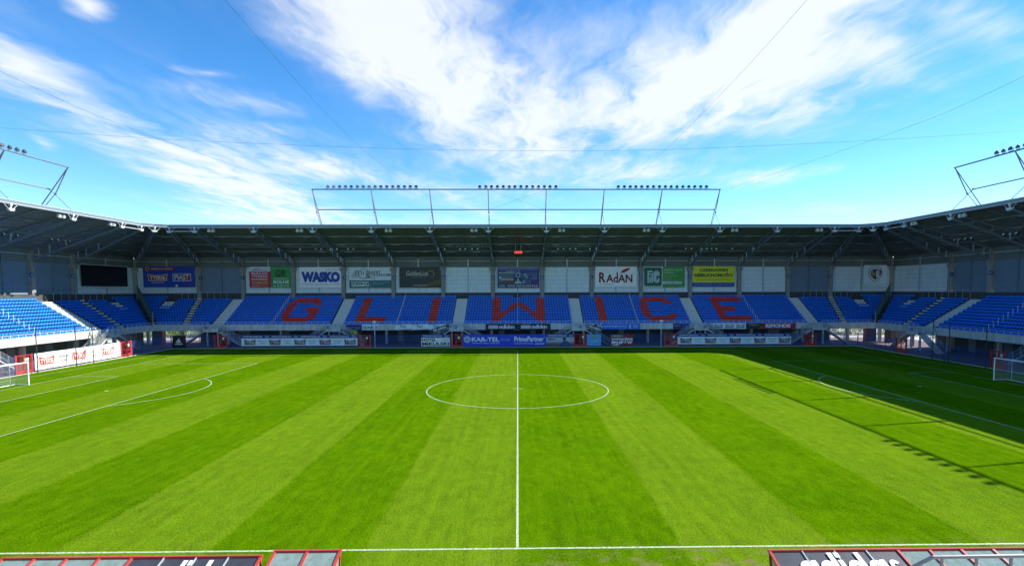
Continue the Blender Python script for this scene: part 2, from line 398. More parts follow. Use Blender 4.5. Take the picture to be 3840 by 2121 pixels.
# parapets in precast lengths with open joints
def parapet(parent, pts):
    for (a, b) in pts:
        a, b = Vector(a), Vector(b); d = (b-a).normalized(); a = a+d*.012; b = b-d*.012
        m = MB(); m.beam((a.x,a.y,3.26), (b.x,b.y,3.26), .15, 1.08)
        m.beam((a.x,a.y,3.83), (b.x,b.y,3.83), .2, .05)
        obj('parapet_panel', m, CONC, parent)
PY, PX = FY-.08, SX-.08
xs = [-56.4,-50.2,-44.4,-37.5,-32.0,-22.2,-12.2,-6,0,6,12.2,22.2,32,37.5,44.4,50.2,56.4]
parapet(stand['far'], [((a,PY,0),(b,PY,0)) for a,b in zip(xs,xs[1:])])
for s in (-1,1):
    parapet(stand[(s,'c')], [((s*56.4,PY,0),(s*61.2,PY,0)),((s*61.2,PY,0),(s*(PX-.09),PY,0)),((s*PX,PY+.07,0),(s*PX,38.5,0)),((s*PX,38.5,0),(s*PX,33.5,0))])
    ys = [33.5,28.5,22.5,16.5,11.2,5,-1,-7,-13,-19]
    parapet(stand[s], [((s*PX,a,0),(s*PX,b,0)) for a,b in zip(ys,ys[1:])])
# railing on the parapet
def front_rail(parent, a, b, step=1.1):
    a, b = Vector(a), Vector(b); n = max(1, round((b-a).length/step)); m = MB()
    m.beam((a.x,a.y,4.22), (b.x,b.y,4.22), .06, .06)
    for i in range(n+1):
        p = a.lerp(b, i/n); m.beam((p.x,p.y,3.85),(p.x,p.y,4.2),.055,.055)
    obj('front_railing', m, STEEL_W, parent)
gaps = [-54.05,-34.45,-32.2,-12.2,-9.85,9.95,12.3,32.3,34.65,54.05]
for a, b in zip(gaps[::2], gaps[1::2]): front_rail(stand['far'], (a,PY,0), (b,PY,0))
for s in (-1,1):
    front_rail(stand[(s,'c')], (s*56.5,PY,0), (s*(PX-.1),PY,0)); front_rail(stand[(s,'c')], (s*PX,PY,0), (s*PX,33.6,0))
    front_rail(stand[s], (s*PX,31.1,0), (s*PX,11.3,0)); front_rail(stand[s], (s*PX,8.8,0), (s*PX,-16,0))
# aisle steps
def aisle_steps(parent, place, w):
    a = None
    step = MB().box(-w/2, w/2, 0, RD/2, 0, RH/2-.02).mesh('step'); tread = MB().box(-w/2, w/2, -.03, RD/2-.01, 0, .022).mesh('tread'); tread0 = MB().box(-w/2, w/2, -.04, RD/2-.01, -RH/2+.035, .022).mesh('tread')
    for i in range(ROWS):
        for half in range(2):
            p, rz = place(i*RD+half*RD/2, Z0+i*RH)
            if half == 1 and i < ROWS-1:
                o = obj('step', step, CONC_L, parent, False); o.matrix_parent_inverse = wmat(parent).inverted(); o.location = p; o.rotation_euler = (0,0,rz)
                p = (p[0], p[1], p[2]+RH/2-.018)
            else: p = (p[0], p[1], p[2]+.002)
            o = obj('tread', tread if half and i < ROWS-1 else tread0, CONC_L, parent, False); o.matrix_parent_inverse = wmat(parent).inverted(); o.location = p; o.rotation_euler = (0,0,rz)
for x in AIS_F: aisle_steps(stand['far'], lambda d,z: ((x, FY+d+.03, z), 0), 2.16)
for s in (-1,1):
    rz = R(90) if s < 0 else R(-90)
    for y in AIS_S: aisle_steps(stand[s], lambda d,z: ((s*(SX+d+.03), y, z), rz), 2.16)

# roof deck, trusses, purlins, gutters
def lerp(a, b, t): return Vector(a).lerp(Vector(b), t)
def deck(parent, f0, f1, b0, b1, n, drop=.0):
    f0, f1, b0, b1 = map(Vector, (f0, f1, b0, b1)); b0, b1 = f0+(b0-f0)*1.035, f1+(b1-f1)*1.035
    m = MB(); vs = []; fs = []
    prof = ((0,0),(.42,0),(.52,.17),(.90,.17))
    row = []
    for i in range(n):
        for t, h in prof: row.append(((i+t)/n, h))
    row.append((1,0))
    for f, b in ((f0,f1),(b0,b1)):
        for t, h in row:
            p = lerp(f,b,t); vs.append((p.x,p.y,p.z+h))
    k = len(row); fs = [(i,i+1,k+i+1,k+i) for i in range(k-1)]
    m.add(vs, fs); return obj('roof_deck', m, DECK, parent)
def truss(parent, pf, pb, edge):
    pf, pb, e = Vector(pf), Vector(pb), Vector(edge).normalized()
    def P(t, z): q = pf.lerp(pb, t); return Vector((q.x,q.y,z))
    zr = lambda t: RZF+(RZB-RZF)*t
    zb = lambda t: 19.98+(14.72-19.98)*t
    t = obj('roof_truss', MB().beam(P(.004,zr(.004)-.2), P(.985,zr(.985)-.2), .22, .3), STEEL_D, parent)
    obj('bottom_chord', MB().beam(P(.01,zb(.01)), P(.965,zb(.965)), .2, .26), STEEL_D, t)
    for k in (.22,.42,.6,.78,.9): obj('strut', MB().beam(P(k,zb(k)+.13), P(k,zr(k)-.35), .13, .13), STEEL_D if k < .5 else GALV, t)
    for a, b in ((.22,.42),(.6,.78)): obj('diagonal', MB().beam(P(a,zr(a)-.3), P(b,zb(b)+.1), .09, .09), STEEL_D, t)
    m = MB(); f = P(-.004, 0)
    fz = lambda z, w=0: Vector((f.x,f.y,z))+e*w
    m.beam(fz(19.95), fz(20.75), .14, .14); m.beam(fz(20.35), fz(20.72), .3, .26)
    m.beam(fz(19.98,-.42), fz(19.98,.42), .3, .2); m.beam(fz(19.82,-.28), fz(19.82,.28), .3, .14)
    for s in (-1,1): m.tube(fz(20.0,s*.3), fz(20.62,s*.95), .035, 5); m.tube(fz(20.62,s*.95), fz(20.68,s*1.3), .05, 5)
    obj('front_bracket', m, mat('bracket_grey', (.45,.48,.5), .5), t)
    return t
def purlins(parent, f0, f1, b0, b1, fr=(.01,.29,.53,.765,.985), lights=2):
    f0,f1,b0,b1 = map(Vector,(f0,f1,b0,b1))
    for t in fr:
        a, b = f0.lerp(b0,t), f1.lerp(b1,t); u = (b-a).normalized()
        pu = obj('purlin', MB().beam(a-Vector((0,0,.10)), b-Vector((0,0,.10)), .10, .16), STEEL_D, parent)
        if lights and .1 < t < .9:
            L = (b-a).length
            for k in range(lights):
                c = a+u*(L*(k+.42)/lights); obj('light_strip', MB().beam(c-u*.62-Vector((0,0,.24)), c+u*.62-Vector((0,0,.24)), .10, .045), GALV, pu)
    a, b = f0.lerp(f1,.5), b0.lerp(b1,.5)
    obj('rafter', MB().beam(a-Vector((0,0,.13)), b-Vector((0,0,.13)), .14, .2), STEEL_D, parent)
def gutter(parent, a, b):
    a, b = Vector(a), Vector(b); d = (b-a).normalized(); n = Vector((d.y,-d.x,0))
    m = MB(); m.beam(a+Vector((0,0,-.1)), b+Vector((0,0,-.1)), .16, .34)
    obj('fascia', m, STEEL_D, parent)
    obj('gutter', MB().tube(a+Vector((0,0,-.34)), b+Vector((0,0,-.34)), .11, 6), GALV, parent)
    obj('edge_cap', MB().beam(a+Vector((0,0,.1)), b+Vector((0,0,.1)), .24, .05), STEEL_W, parent)
F = lambda x, y: (x, y, RZF)
B = lambda x, y: (x, y, RZB)
xt = [-x for x in reversed(XF)]+XF
far = stand['far']
for x in xt: truss(far, (x,38,0), (x,53.7,0), (1,0,0))
for a, b in zip(xt, xt[1:]):
    deck(far, F(a,38), F(b,38), B(a,54), B(b,54), 24); purlins(far, F(a+.11,38), F(b-.11,38), B(a+.11,53.9), B(b-.11,53.9))
gutter(far, (xt[0],37.95,RZF), (xt[-1],37.95,RZF))
for s in (-1,1):
    c = stand[(s,'c')]
    f1, b1 = (s*54.45,38), (s*54.45,54)
    f2, b2 = (s*58.65,38), (s*63.1,53.95)
    f3, b3 = (s*60.35,36.75), (s*75.9,54.3)
    f4, b4 = (s*61.5,35.2), (s*76.2,38.9)
    f5, b5 = (s*61.5,30.9), (s*76.2,30.9)
    for (f,b,e) in ((f2,b2,(1,0,0)),(f3,b3,(.7,-s*.7,0)),(f4,b4,(0,1,0))): truss(c, (*f,0), (*lerp((*f,0),(*b,0),.98)[:2],0), e)
    for fa, fb, ba, bb, n in ((f1,f2,b1,b2,15),(f2,f3,b2,b3,20),(f3,f4,b3,b4,22),(f4,f5,b4,b5,15)):
        deck(c, F(*fa), F(*fb), B(*ba), B(*bb), n); purlins(c, F(*fa), F(*fb), B(*ba), B(*bb), fr=(.015,.29,.53,.765), lights=1)
    for p, q in ((f1,f2),(f2,f3),(f3,f4),(f4,f5)):
        gutter(c, F(*p), F(*q))
    # white tie bars between the last brackets
    obj('tie_bar', MB().tube((s*54.45,37.9,20.0),(s*58.65,37.9,20.0),.05,6), STEEL_W, c)
    obj('tie_bar', MB().tube((s*61.4,35.2,20.0),(s*61.4,30.9,20.0),.05,6), STEEL_W, c)
    sd_ = stand[s]
    for y in YS: truss(sd_, (s*61.5,y,0), (s*75.9,y,0), (0,1,0))
    yy = YS+[-34.0]
    for a, b in zip(yy, yy[1:]):
        deck(sd_, F(s*61.5,a), F(s*61.5,b), B(s*76.2,a), B(s*76.2,b), 22); purlins(sd_, F(s*61.5,a-.11), F(s*61.5,b+.11), B(s*76.1,a-.11), B(s*76.1,b+.11))
    gutter(sd_, (s*61.45,30.9,RZF), (s*61.45,-34,RZF))

# rear wall: columns, cladding boards, mullions
def column(parent, x, y, rz):
    m = MB(); m.box(-.36,.36,-.3,.3,8.2,14.35); m.box(-.24,.24,-.3,.3,14.35,16.3)
    prof = [(-.36,13.6),(-.62,14.1),(-.62,14.45),(.62,14.45),(.62,14.1),(.36,13.6)]
    m.add([(a,-.34,z) for a,z in prof]+[(a,.26,z) for a,z in prof], [tuple(range(6)),tuple(range(11,5,-1))]+[(i,6+i,6+(i+1)%6,(i+1)%6) for i in range(6)])
    o = obj('column', m, CONC_C, parent, False); o.matrix_parent_inverse = wmat(parent).inverted(); o.location = (x,y,0); o.rotation_euler = (0,0,rz); return o
def wall_bay(parent, a, b, kind, boards=6):
    a, b = Vector((*a,0)), Vector((*b,0)); d = (b-a).normalized(); n = Vector((d.y,-d.x,0))
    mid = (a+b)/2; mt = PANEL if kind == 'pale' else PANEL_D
    z0, z1 = 9.5, 14.55
    for p, q in ((a+d*.4, mid-d*.13), (mid+d*.13, b-d*.4)):
        h = (z1-z0)/boards
        for k in range(boards):
            zc = z0+h*(k+.5); off = n*(.0+.006*((k*7+int(p.x*3)) % 3))
            obj('wall_panel', MB().beam(p+off+Vector((0,0,zc)), q+off+Vector((0,0,zc)), .08, h-.025), mt, parent)
    bk = d.cross(Vector((0,0,1)))*.0
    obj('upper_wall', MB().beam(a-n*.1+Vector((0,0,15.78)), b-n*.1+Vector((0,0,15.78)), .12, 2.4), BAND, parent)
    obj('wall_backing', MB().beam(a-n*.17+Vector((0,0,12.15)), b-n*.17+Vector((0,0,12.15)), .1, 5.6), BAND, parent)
    obj('mullion', MB().beam(mid+n*.1+Vector((0,0,8.5)), mid+n*.1+Vector((0,0,16.2)), .2, .2, upv=tuple(n)), GALV if kind == 'pale' else STEEL_D, parent)
    obj('rail_pipe', MB().tube(a+n*.45+d*.5+Vector((0,0,15.75)), b+n*.45-d*.5+Vector((0,0,15.75)), .05, 6), STEEL_W, parent)
WY, WX = 53.85, 76.05
for x in xt: column(far, x, WY-.3, 0)
for a, b in zip(xt, xt[1:]):
    wall_bay(far, (a,WY), (b,WY), 'pale')
for s in (-1,1):
    c = stand[(s,'c')]; rz = R(90) if s < 0 else R(-90)
    column(c, s*63.1, WY-.3, 0); column(c, s*75.75, WY-.2, R(-45*s) if s>0 else R(45)); column(c, s*(WX-.3), 38.9, rz)
    A = [(s*54.45,WY),(s*63.1,WY)]; A2 = [(s*63.1,WY),(s*75.9,WY)]; A3 = [(s*WX,54.0),(s*WX,38.9)]; A4 = [(s*WX,38.9),(s*WX,30.9)]
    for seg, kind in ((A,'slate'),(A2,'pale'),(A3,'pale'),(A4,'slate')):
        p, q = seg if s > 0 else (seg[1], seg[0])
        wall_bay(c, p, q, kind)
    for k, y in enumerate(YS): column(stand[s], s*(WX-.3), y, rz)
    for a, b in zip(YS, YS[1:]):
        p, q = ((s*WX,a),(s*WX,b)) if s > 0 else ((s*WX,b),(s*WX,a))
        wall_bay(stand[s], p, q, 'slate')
# rails on the back walkway of the corners, stepped aisle posts, narrow aisles, notches
def post_rail(parent, pts, h=1.0, name='aisle_rail'):
    m = MB()
    for p in pts: m.beam(p, (p[0],p[1],p[2]+h), .05, .05)
    obj(name, m, STEEL_W, parent)
for x in (-45.0,-22.25,0.03,22.3,44.8):
    post_rail(far, [(x, FY+i*RD+.08, Z0+i*RH) for i in range(ROWS)], 1.15 if x else .9)
obj('aisle_rail', MB().beam((.03,FY,4.4),(.03,FY+ROWS*RD-.2,9.3),.05,.05), STEEL_W, far)
for s in (-1,1):
    post_rail(stand[s], [(s*(SX+i*RD+.08), 21.3+i*.06, Z0+i*RH) for i in range(ROWS)], 1.15)
    c = stand[(s,'c')]
    for a, b in (((57.6,53.2),(66.4,53.2)),):
        m = MB(); n = 7
        for i in range(n+1): m.beam((s*(a[0]+(b[0]-a[0])*i/n),53.2,8.3),(s*(a[0]+(b[0]-a[0])*i/n),53.2,9.75),.05,.05)
        m.beam((s*a[0],53.2,9.75),(s*b[0],53.2,9.75),.05,.05); obj('walkway_railing', m, GALV, c)
    m = MB()
    for i in range(8): y = 34.0+i*1.5; m.beam((s*75.2,y,8.3),(s*75.2,y,9.75),.05,.05)
    m.beam((s*75.2,34,9.75),(s*75.2,44.5,9.75),.05,.05); obj('walkway_railing', m, GALV, c)
    for i in range(ROWS):   # narrow stepped aisles and the open landings in the corner blocks
        d = i*RD; z = Z0+i*RH; xa = 61.0+i*.17; ya = 37.6+i*.15
        obj('tread', MB().box(min(s*(xa-.45),s*(xa+.45)),max(s*(xa-.45),s*(xa+.45)),FY+d+.02,FY+d+RD*.55,z,z+RH*.5), CONC_L, c)
        obj('tread', MB().box(min(s*(SX+d+.02),s*(SX+d+RD*.55)),max(s*(SX+d+.02),s*(SX+d+RD*.55)),ya-.45,ya+.45,z,z+RH*.5), CONC_L, c)
        if 7 < i < 11:
            obj('landing_step', MB().box(min(s*(67.2),s*(69.1)),max(s*67.2,s*69.1),FY+d-.03,FY+d+RD-.05,z-RH+.1,z+.06), CONC_L, c)
            obj('landing_step', MB().box(min(s*(SX+d-.03),s*(SX+d+RD-.05)),max(s*(SX+d-.03),s*(SX+d+RD-.05)),44.7,46.6,z-RH+.1,z+.06), CONC_L, c)
# barrier fence down the mitre of each corner
for s in (-1,1):
    t = thing('barrier_fence', 'tall green barred barrier climbing the %s corner seating steps' % ('left' if s < 0 else 'right'), 'fence', (s*SX, FY, 3.9), group='corner barrier fences')
    m = MB(); bars = MB()
    a, b = Vector((s*(SX+.05),FY+.05,3.9)), Vector((s*(SX+ROWS*RD-.4),FY+ROWS*RD-.4,9.0))
    for h in (.15,2.1): m.beam(a+Vector((0,0,h)), b+Vector((0,0,h)), .07, .07)
    obj('rail', m, mat('barrier_green', (.03,.085,.09), .5), t)
    for i in range(60):
        p = a.lerp(b, i/59); bars.tube(p+Vector((0,0,.15)), p+Vector((0,0,2.1)), .022, 4, cap=False)
    obj('bars', bars, mat('barrier_green', (.03,.085,.09)), t)
    for i in range(7):
        p = a.lerp(b, i/6); obj('post', MB().beam(p-Vector((0,0,.3)), p+Vector((0,0,2.25)), .09, .09), GALV if i == 0 else mat('barrier_green', (.03,.085,.09)), t)

# ------------------------------------------------------------------ under the stands
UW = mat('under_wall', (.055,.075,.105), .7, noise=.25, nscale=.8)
UD = mat('under_door', (.20,.24,.27), .6, noise=.1)
def under_wall(parent, a, b, doors):
    a, b = Vector((*a,0)), Vector((*b,0)); d = (b-a).normalized(); n = Vector((d.y,-d.x,0)); Lw = (b-a).length
    obj('rear_wall', MB().beam(a+Vector((0,0,3.1)), b+Vector((0,0,3.1)), .2, 6.2), UW, parent)
    for k, (t, w, h) in enumerate(doors):
        p = a+d*(t*Lw); o = obj('door', MB().beam(p+n*.13+Vector((0,0,h/2)), p+n*.13+d*w+Vector((0,0,h/2)), .06, h), UD, parent)
        obj('handle', MB().beam(p+n*.2+d*(w*.8)+Vector((0,0,1.05)), p+n*.2+d*(w*.88)+Vector((0,0,1.05)), .05, .05), STEEL_W, o)
under_wall(far, (-61.5,50.6), (61.5,50.6), [(t, 1.1 if k % 3 else 2.2, 2.2 if k % 2 else 2.5) for k, t in enumerate((.06,.13,.21,.235,.31,.36,.40,.47,.52,.545,.62,.66,.73,.80,.82,.90,.94))])
for s in (-1,1):
    p, q = ((s*72.6,37.5),(s*72.6,-20)) if s > 0 else ((s*72.6,-20),(s*72.6,37.5))
    under_wall(stand[s], p, q, [(t if s > 0 else 1-t-.03, 1.3, 2.5) for t in (.05,.12,.2,.23,.30,.38,.45)])
    c = stand[(s,'c')]
    obj('kiosk_wall', MB().box(min(s*70.0,s*73.2),max(s*70.0,s*73.2),45.3,47.0,0,3.2), mat('brown_board', (.10,.065,.045), .7, noise=.2), c)
    obj('pier', MB().box(min(s*66.9,s*68.3),max(s*66.9,s*68.3),46.8,47.8,0,3.4), mat('pier_navy', (.02,.05,.11), .6), c)
    obj('pier_strip', MB().box(min(s*66.4,s*66.88),max(s*66.4,s*66.88),46.8,47.8,0,3.4), mat('pier_red', (.16,.02,.03), .6), c)
for x in xt: obj('support', MB().beam((x,47.4,0),(x,47.4,3.6),.5,.42), CONC, far)
for s in (-1,1):
    for y in YS[:5]: obj('support', MB().beam((s*69.4,y,0),(s*69.4,y,3.6),.42,.5), CONC, stand[s])
    for (x,y) in ((63.1,47.4),(69.4,38.9),(69.5,47.6)): obj('support', MB().beam((s*x,y,0),(s*x,y,3.6),.5,.42), CONC, stand[(s,'c')])
for x in (-42,-19.8,-.2,19.6,42): obj('underside_lamp', MB().box(x-.55,x+.55,45.6,45.8,2.55,2.66), STEEL_W, far)

# ------------------------------------------------------------------ staircases with landings
def staircase(center, along, out, label, L=2.85, run=4.3, nst=16):
    c, u, n = Vector((*center,0)), Vector((*along,0)), Vector((*out,0))
    t = thing('staircase', label, 'staircase', (c.x,c.y,0), group='staircases from the paving to the terrace aisles')
    hw, y0, y1 = 1.35, .12, 1.62     # landing half width, depth range out from the parapet
    q = lambda a, o, z: c+u*a+n*o+Vector((0,0,z))
    m = MB()
    def slab(a0,a1,o0,o1,z0,z1):
        m.add([q(a0,o0,z0),q(a1,o0,z0),q(a1,o1,z0),q(a0,o1,z0),q(a0,o0,z1),q(a1,o0,z1),q(a1,o1,z1),q(a0,o1,z1)], [(3,2,1,0),(4,5,6,7),(0,1,5,4),(1,2,6,5),(2,3,7,6),(3,0,4,7)])
    slab(-hw,hw,y0,y1,L-.26,L); slab(-hw,hw,y1-.1,y1-.02,L+.004,L+.42)
    obj('landing', m, CONC, t)
    m = MB()
    for k in range(3): slab(-1.05,1.05,.1,.1+.22*(3-k),L+.004+k*.19,L+.19+k*.19-.004)
    obj('landing_steps', m, CONC_L, t)
    for sg in (-1,1):
        m = MB(); prof = [(hw,L-.3),(hw,L)]
        for k in range(nst):
            a = hw+run*k/nst; z = L*(1-(k+1)/nst); a2 = hw+run*(k+1)/nst
            prof += [(a,z),(a2,z)] if k else [(a+.0,z),(a2,z)]
        prof += [(hw+run-.35,0)]
        nn = len(prof); vs = [q(sg*a,y0+.25,z) for a,z in prof]+[q(sg*a,y1,z) for a,z in prof]
        m.add(vs, [tuple(range(nn)), tuple(range(2*nn-1,nn-1,-1))]+[(i,nn+i,nn+(i+1)%nn,(i+1)%nn) for i in range(nn)])
        obj('flight', m, CONC, t)
        m = MB()
        for o in (y0+.3, y1-.05):
            for h in (.35,.6,.85,1.1): m.tube(q(sg*hw,o,L+h), q(sg*(hw+run),o,h), .024 if h < 1 else .032, 5)
            for k in range(5): a = run*k/4; z = L*(1-k/4); m.tube(q(sg*(hw+a),o,z), q(sg*(hw+a),o,z+1.1), .03, 5)
        obj('handrail', m, GALV, t)
    m = MB()
    for h in (.45,.75,1.1): m.tube(q(-hw,y1-.05,L+h), q(hw,y1-.05,L+h), .028, 5)
    for a in (-hw,-.45,.45,hw): m.tube(q(a,y1-.05,L), q(a,y1-.05,L+1.1), .03, 5)
    obj('landing_railing', m, GALV, t)
    for a in (-.95,.95): obj('column', MB().tube(q(a,.95,0), q(a,.95,L-.25), .16, 8), CONC, t)
    return t
for x, ch in zip(AIS_F, 'IJKLMN'): staircase((x, FY-.16), (1,0), (0,-1), 'concrete double staircase of far stand below landing sign %s' % ch)
for s, ch in ((-1,'H'),(1,'O')):
    staircase((s*(SX-.16), 32.7), (0,1), (-s,0), 'concrete double staircase of %s end stand below landing sign %s' % (('left','right')[s>0], ch))
    staircase((s*(SX-.16), 10.05), (0,1), (-s,0), 'concrete staircase of %s end stand behind the goal and ball net' % ('left','right')[s>0])

# ------------------------------------------------------------------ seats
def seat_mesh():
    m = MB()
    m.add([(-.2,-.2,.375),(.2,-.2,.375),(.19,.16,.35),(-.19,.16,.35),(-.2,-.2,.405),(.2,-.2,.405),(.195,.16,.385),(-.195,.16,.385)],
          [(3,2,1,0),(4,5,6,7),(0,1,5,4),(1,2,6,5),(2,3,7,6),(3,0,4,7)])
    fr = [(-.195,.11,.39),(.195,.11,.39),(.215,.16,.58),(.15,.185,.665),(-.15,.185,.665),(-.215,.16,.58)]
    bk = [(x,y+.045,z) for x,y,z in fr]; cf = (0,.185,.53); cb = (0,.225,.53)
    b = len(m.v); m.v += fr+bk+[cf,cb]
    for i in range(6):
        j = (i+1) % 6; m.f += [(b+i,b+j,b+12),(b+6+j,b+6+i,b+13),(b+j,b+i,b+6+i,b+6+j)]
    m.box(-.03,.03,.05,.10,.0,.37)
    return m
SEAT = seat_mesh()
def seat_pos(side, i, a):
    z = Z0+i*RH+.005
    if side == 'far': return (a, FY+i*RD+.42, z), 0
    if side == -1: return (-(SX+i*RD+.42), a, z), R(90)
    return (SX+i*RD+.42, a, z), R(-90)
LET = {'G':(0,[[(21,30)],[(20,31)],[(19,22),(29,32)],[(19,22)],[(19,22),(27,32)],[(19,22),(27,32)],[(19,22),(29,32)],[(19,22),(29,32)],[(20,32)],[(21,30)]]),
 'L':(1,[[(4,7)]]*8+[[(4,15)]]*2), 'I':(1,[[(31,34)]]*10),
 'W':(2,[[(10,13),(27,30)],[(10,13),(27,30)],[(10,13),(19,21),(27,30)],[(10,13),(17,23),(27,30)],[(10,13),(16,19),(21,24),(27,30)],[(10,13),(15,18),(22,25),(27,30)],[(10,16),(24,30)],[(10,15),(25,30)],[(10,14),(26,30)],[(10,13),(27,30)]]),
 'i':(3,[[(6,9)]]*10), 'C':(3,[[(25,34)],[(24,35)],[(23,26),(33,36)],[(23,26)],[(23,26)],[(23,26)],[(23,26)],[(23,26),(33,36)],[(24,35)],[(25,34)]]),
 'E':(4,[[(7,19)],[(7,19)],[(7,10)],[(7,10)],[(7,15)],[(7,15)],[(7,10)],[(7,10)],[(7,19)],[(7,19)]])}
LNAME = {'G':'letter G','L':'letter L','I':'letter I between L and W','W':'letter W','i':'letter I between W and C','C':'letter C','E':'letter E'}
red = {}
for ch, (bk, rows) in LET.items():
    for j, runs in enumerate(rows):
        n = 0
        for a, b in runs:
            for k in range(a, b): red[(bk, 10-j, k)] = (ch, j, n); n += 1
BL = [(-54.05,39),(-32.2,40),(-9.85,40),(12.3,40),(34.65,39)]
redseats, blues = [], []
for bk, (x0, n) in enumerate(BL):
    for i in range(ROWS):
        for k in range(n):
            x = x0+.25+.5*k
            if i == 11 and abs(x) < .9: continue
            if (bk,i,k) in red: redseats.append(('far', i, x, red[(bk,i,k)]))
            else: blues.append(('far', i, x, None))
for s in (-1,1):
    for i in range(ROWS):
        xa = 61.0+i*.17; ya = 37.6+i*.15; d = i*RD
        k = 0
        while True:
            x = 56.55+.5*k; k += 1
            if x > SX+d-.45: break
            if abs(x-xa) < .7: continue
            if i == 11 and x < 67: continue
            if i > 7 and 67.0 < x < 69.3: continue
            blues.append(('far', i, s*x, None))
        k = 0
        while True:
            y = 33.8+.5*k; k += 1
            if y > FY+d-.45: break
            if abs(y-ya) < .7: continue
            if i == 11 and y < 44.6: continue
            if i > 7 and 44.5 < y < 46.8: continue
            blues.append((s, i, y, None))
        for a0, n in ((31.0,39),(8.7,60)):
            for k in range(n): blues.append((s, i, a0-.25-.5*k, ('row', i, k, a0)))
def camuv(p):
    d = Vector(p)-CAM; w = d.dot(fw); return 1920+52.65+FPX*d.dot(r2)/w, 1060.5+145.85-FPX*d.dot(u2)/w, w
def visible(p):
    u, v, w = camuv(p); return w > 0 and -5 < u < 3845 and -5 < v < 2125
bl = []
for sdt in blues:
    p, rz = seat_pos(sdt[0], sdt[1], sdt[2]); q = Vector(p)+Vector((0,0,.6))
    vis = visible(q) and (abs(p[0]) < 70 or True)
    bl.append(((q-CAM).length if vis else 1e9, sdt, p, rz))
bl.sort(key=lambda t: t[0])
seat_me = SEAT.mesh('stadium_seat'); seat_me.materials.append(BLUE_SEAT)
seat_red = SEAT.mesh('stadium_seat_red'); seat_red.materials.append(RED_SEAT)
rest = MB()
def push(m, p, rz):
    c, s_ = math.cos(rz), math.sin(rz); b = len(m.v)
    m.v += [(p[0]+x*c-y*s_, p[1]+x*s_+y*c, p[2]+z) for x,y,z in SEAT.v]; m.f += [tuple(i+b for i in f) for f in SEAT.f]
single = 0
for dist, sdt, p, rz in bl:
    if single < 300 and dist < 1e8 and sdt[0] in (-1,1) and sdt[3]:
        _, i, k, a0 = sdt[3]; side = 'sunlit left' if sdt[0] < 0 else 'shaded right'
        o = obj('stadium_seat', seat_me, None); o.location = p; o.rotation_euler = (0,0,rz)
        sx_ = 'stairs' if a0 > 20 else 'lower stairs'
        tag(o, 'blue plastic seat, %s end stand, %s row up, %s from the %s' % (side, nth(i), nth(k) if k < 20 else '%dst' % (k+1) if k == 20 else '%dth' % (k+1), 'corner aisle' if a0 > 20 else 'goal aisle'), 'seat', 'blue seats of the end stands')
        single += 1
    else: push(rest, p, rz)
o = obj('blue_stadium_seats', rest, BLUE_SEAT); o['kind'] = 'stuff'; tag(o, 'rows of blue plastic seats filling the far stand and corners', 'seats')
rl = []
for sdt in redseats:
    p, rz = seat_pos(sdt[0], sdt[1], sdt[2]); rl.append(((Vector(p)-CAM).length, sdt, p, rz))
rl.sort(key=lambda t: t[0]); rest = MB()
for n, (dist, sdt, p, rz) in enumerate(rl):
    if n < 300:
        ch, j, k = sdt[3]
        o = obj('red_stadium_seat', seat_red, None); o.location = p; o.rotation_euler = (0,0,rz)
        tag(o, 'red plastic seat in %s, %s row down, %s from left' % (LNAME[ch], nth(j), nth(k)), 'seat', 'red seats spelling the town name')
    else: push(rest, p, rz)
o = obj('red_stadium_seats', rest, RED_SEAT); o['kind'] = 'stuff'; tag(o, 'upper red plastic seats of the big letters in far stand', 'seats')
#PART2
# ------------------------------------------------------------------ lettering and printed sheets
_t = {}
def text_geo(body, bold=0.0, slant=0.0):
    key = (body, bold, slant)
    if key in _t: return _t[key]
    cu = bpy.data.curves.new('lettering', 'FONT'); cu.body = body; cu.size = 1; cu.offset = bold; cu.shear = slant; cu.resolution_u = 3; cu.align_x = 'LEFT'
    o = bpy.data.objects.new('lettering', cu); me = bpy.data.meshes.new_from_object(o)
    vs = [tuple(v.co) for v in me.vertices]; fs = [tuple(p.vertices) for p in me.polygons]
    bpy.data.objects.remove(o); bpy.data.curves.remove(cu); bpy.data.meshes.remove(me)
    x0 = min(v[0] for v in vs); x1 = max(v[0] for v in vs); y0 = min(v[1] for v in vs); y1 = max(v[1] for v in vs)
    _t[key] = ([((v[0]-x0)/(x1-x0), (v[1]-y0)/(y1-y0)) for v in vs], fs); return _t[key]
def ann(cx, cy, ro, ri, a0=0, a1=2*math.pi, n=18):
    vs, fs = [], []
    for i in range(n+1):
        t = a0+(a1-a0)*i/n; vs += [(cx+ri*math.cos(t), cy+ri*math.sin(t)), (cx+ro*math.cos(t), cy+ro*math.sin(t))]
    for i in range(n): fs.append((2*i, 2*i+1, 2*i+3, 2*i+2))
    return vs, fs
def three_stripe_word():
    """rounded geometric lower-case word mark; returns two layers so strokes never lie in one plane"""
    L0, L1 = ([], []), ([], [])
    def put(L, vs, fs): b = len(L[0]); L[0].extend(vs); L[1].extend([tuple(i+b for i in f) for f in fs])
    def rect(x0,y0,x1,y1): put(L1, [(x0,y0),(x1,y0),(x1,y1),(x0,y1)], [(0,1,2,3)])
    x = 0
    for ch in 'adidas':
        if ch in 'ad':
            put(L0, *ann(x+.5,.5,.5,.21)); rect(x+.76,0,x+1.03,1 if ch == 'a' else 1.42); x += 1.12
        elif ch == 'i': rect(x,0,x+.27,1); rect(x,1.14,x+.27,1.42); x += .37
        else:
            put(L0, *ann(x+.36,.71,.29,.09, R(25), R(270), 12)); put(L0, *ann(x+.40,.29,.29,.09, R(-155), R(90), 12)); rect(x+.34,.42,x+.42,.58); x += .72
    return L0, L1, x, 1.42
STRIPEWORD = three_stripe_word()
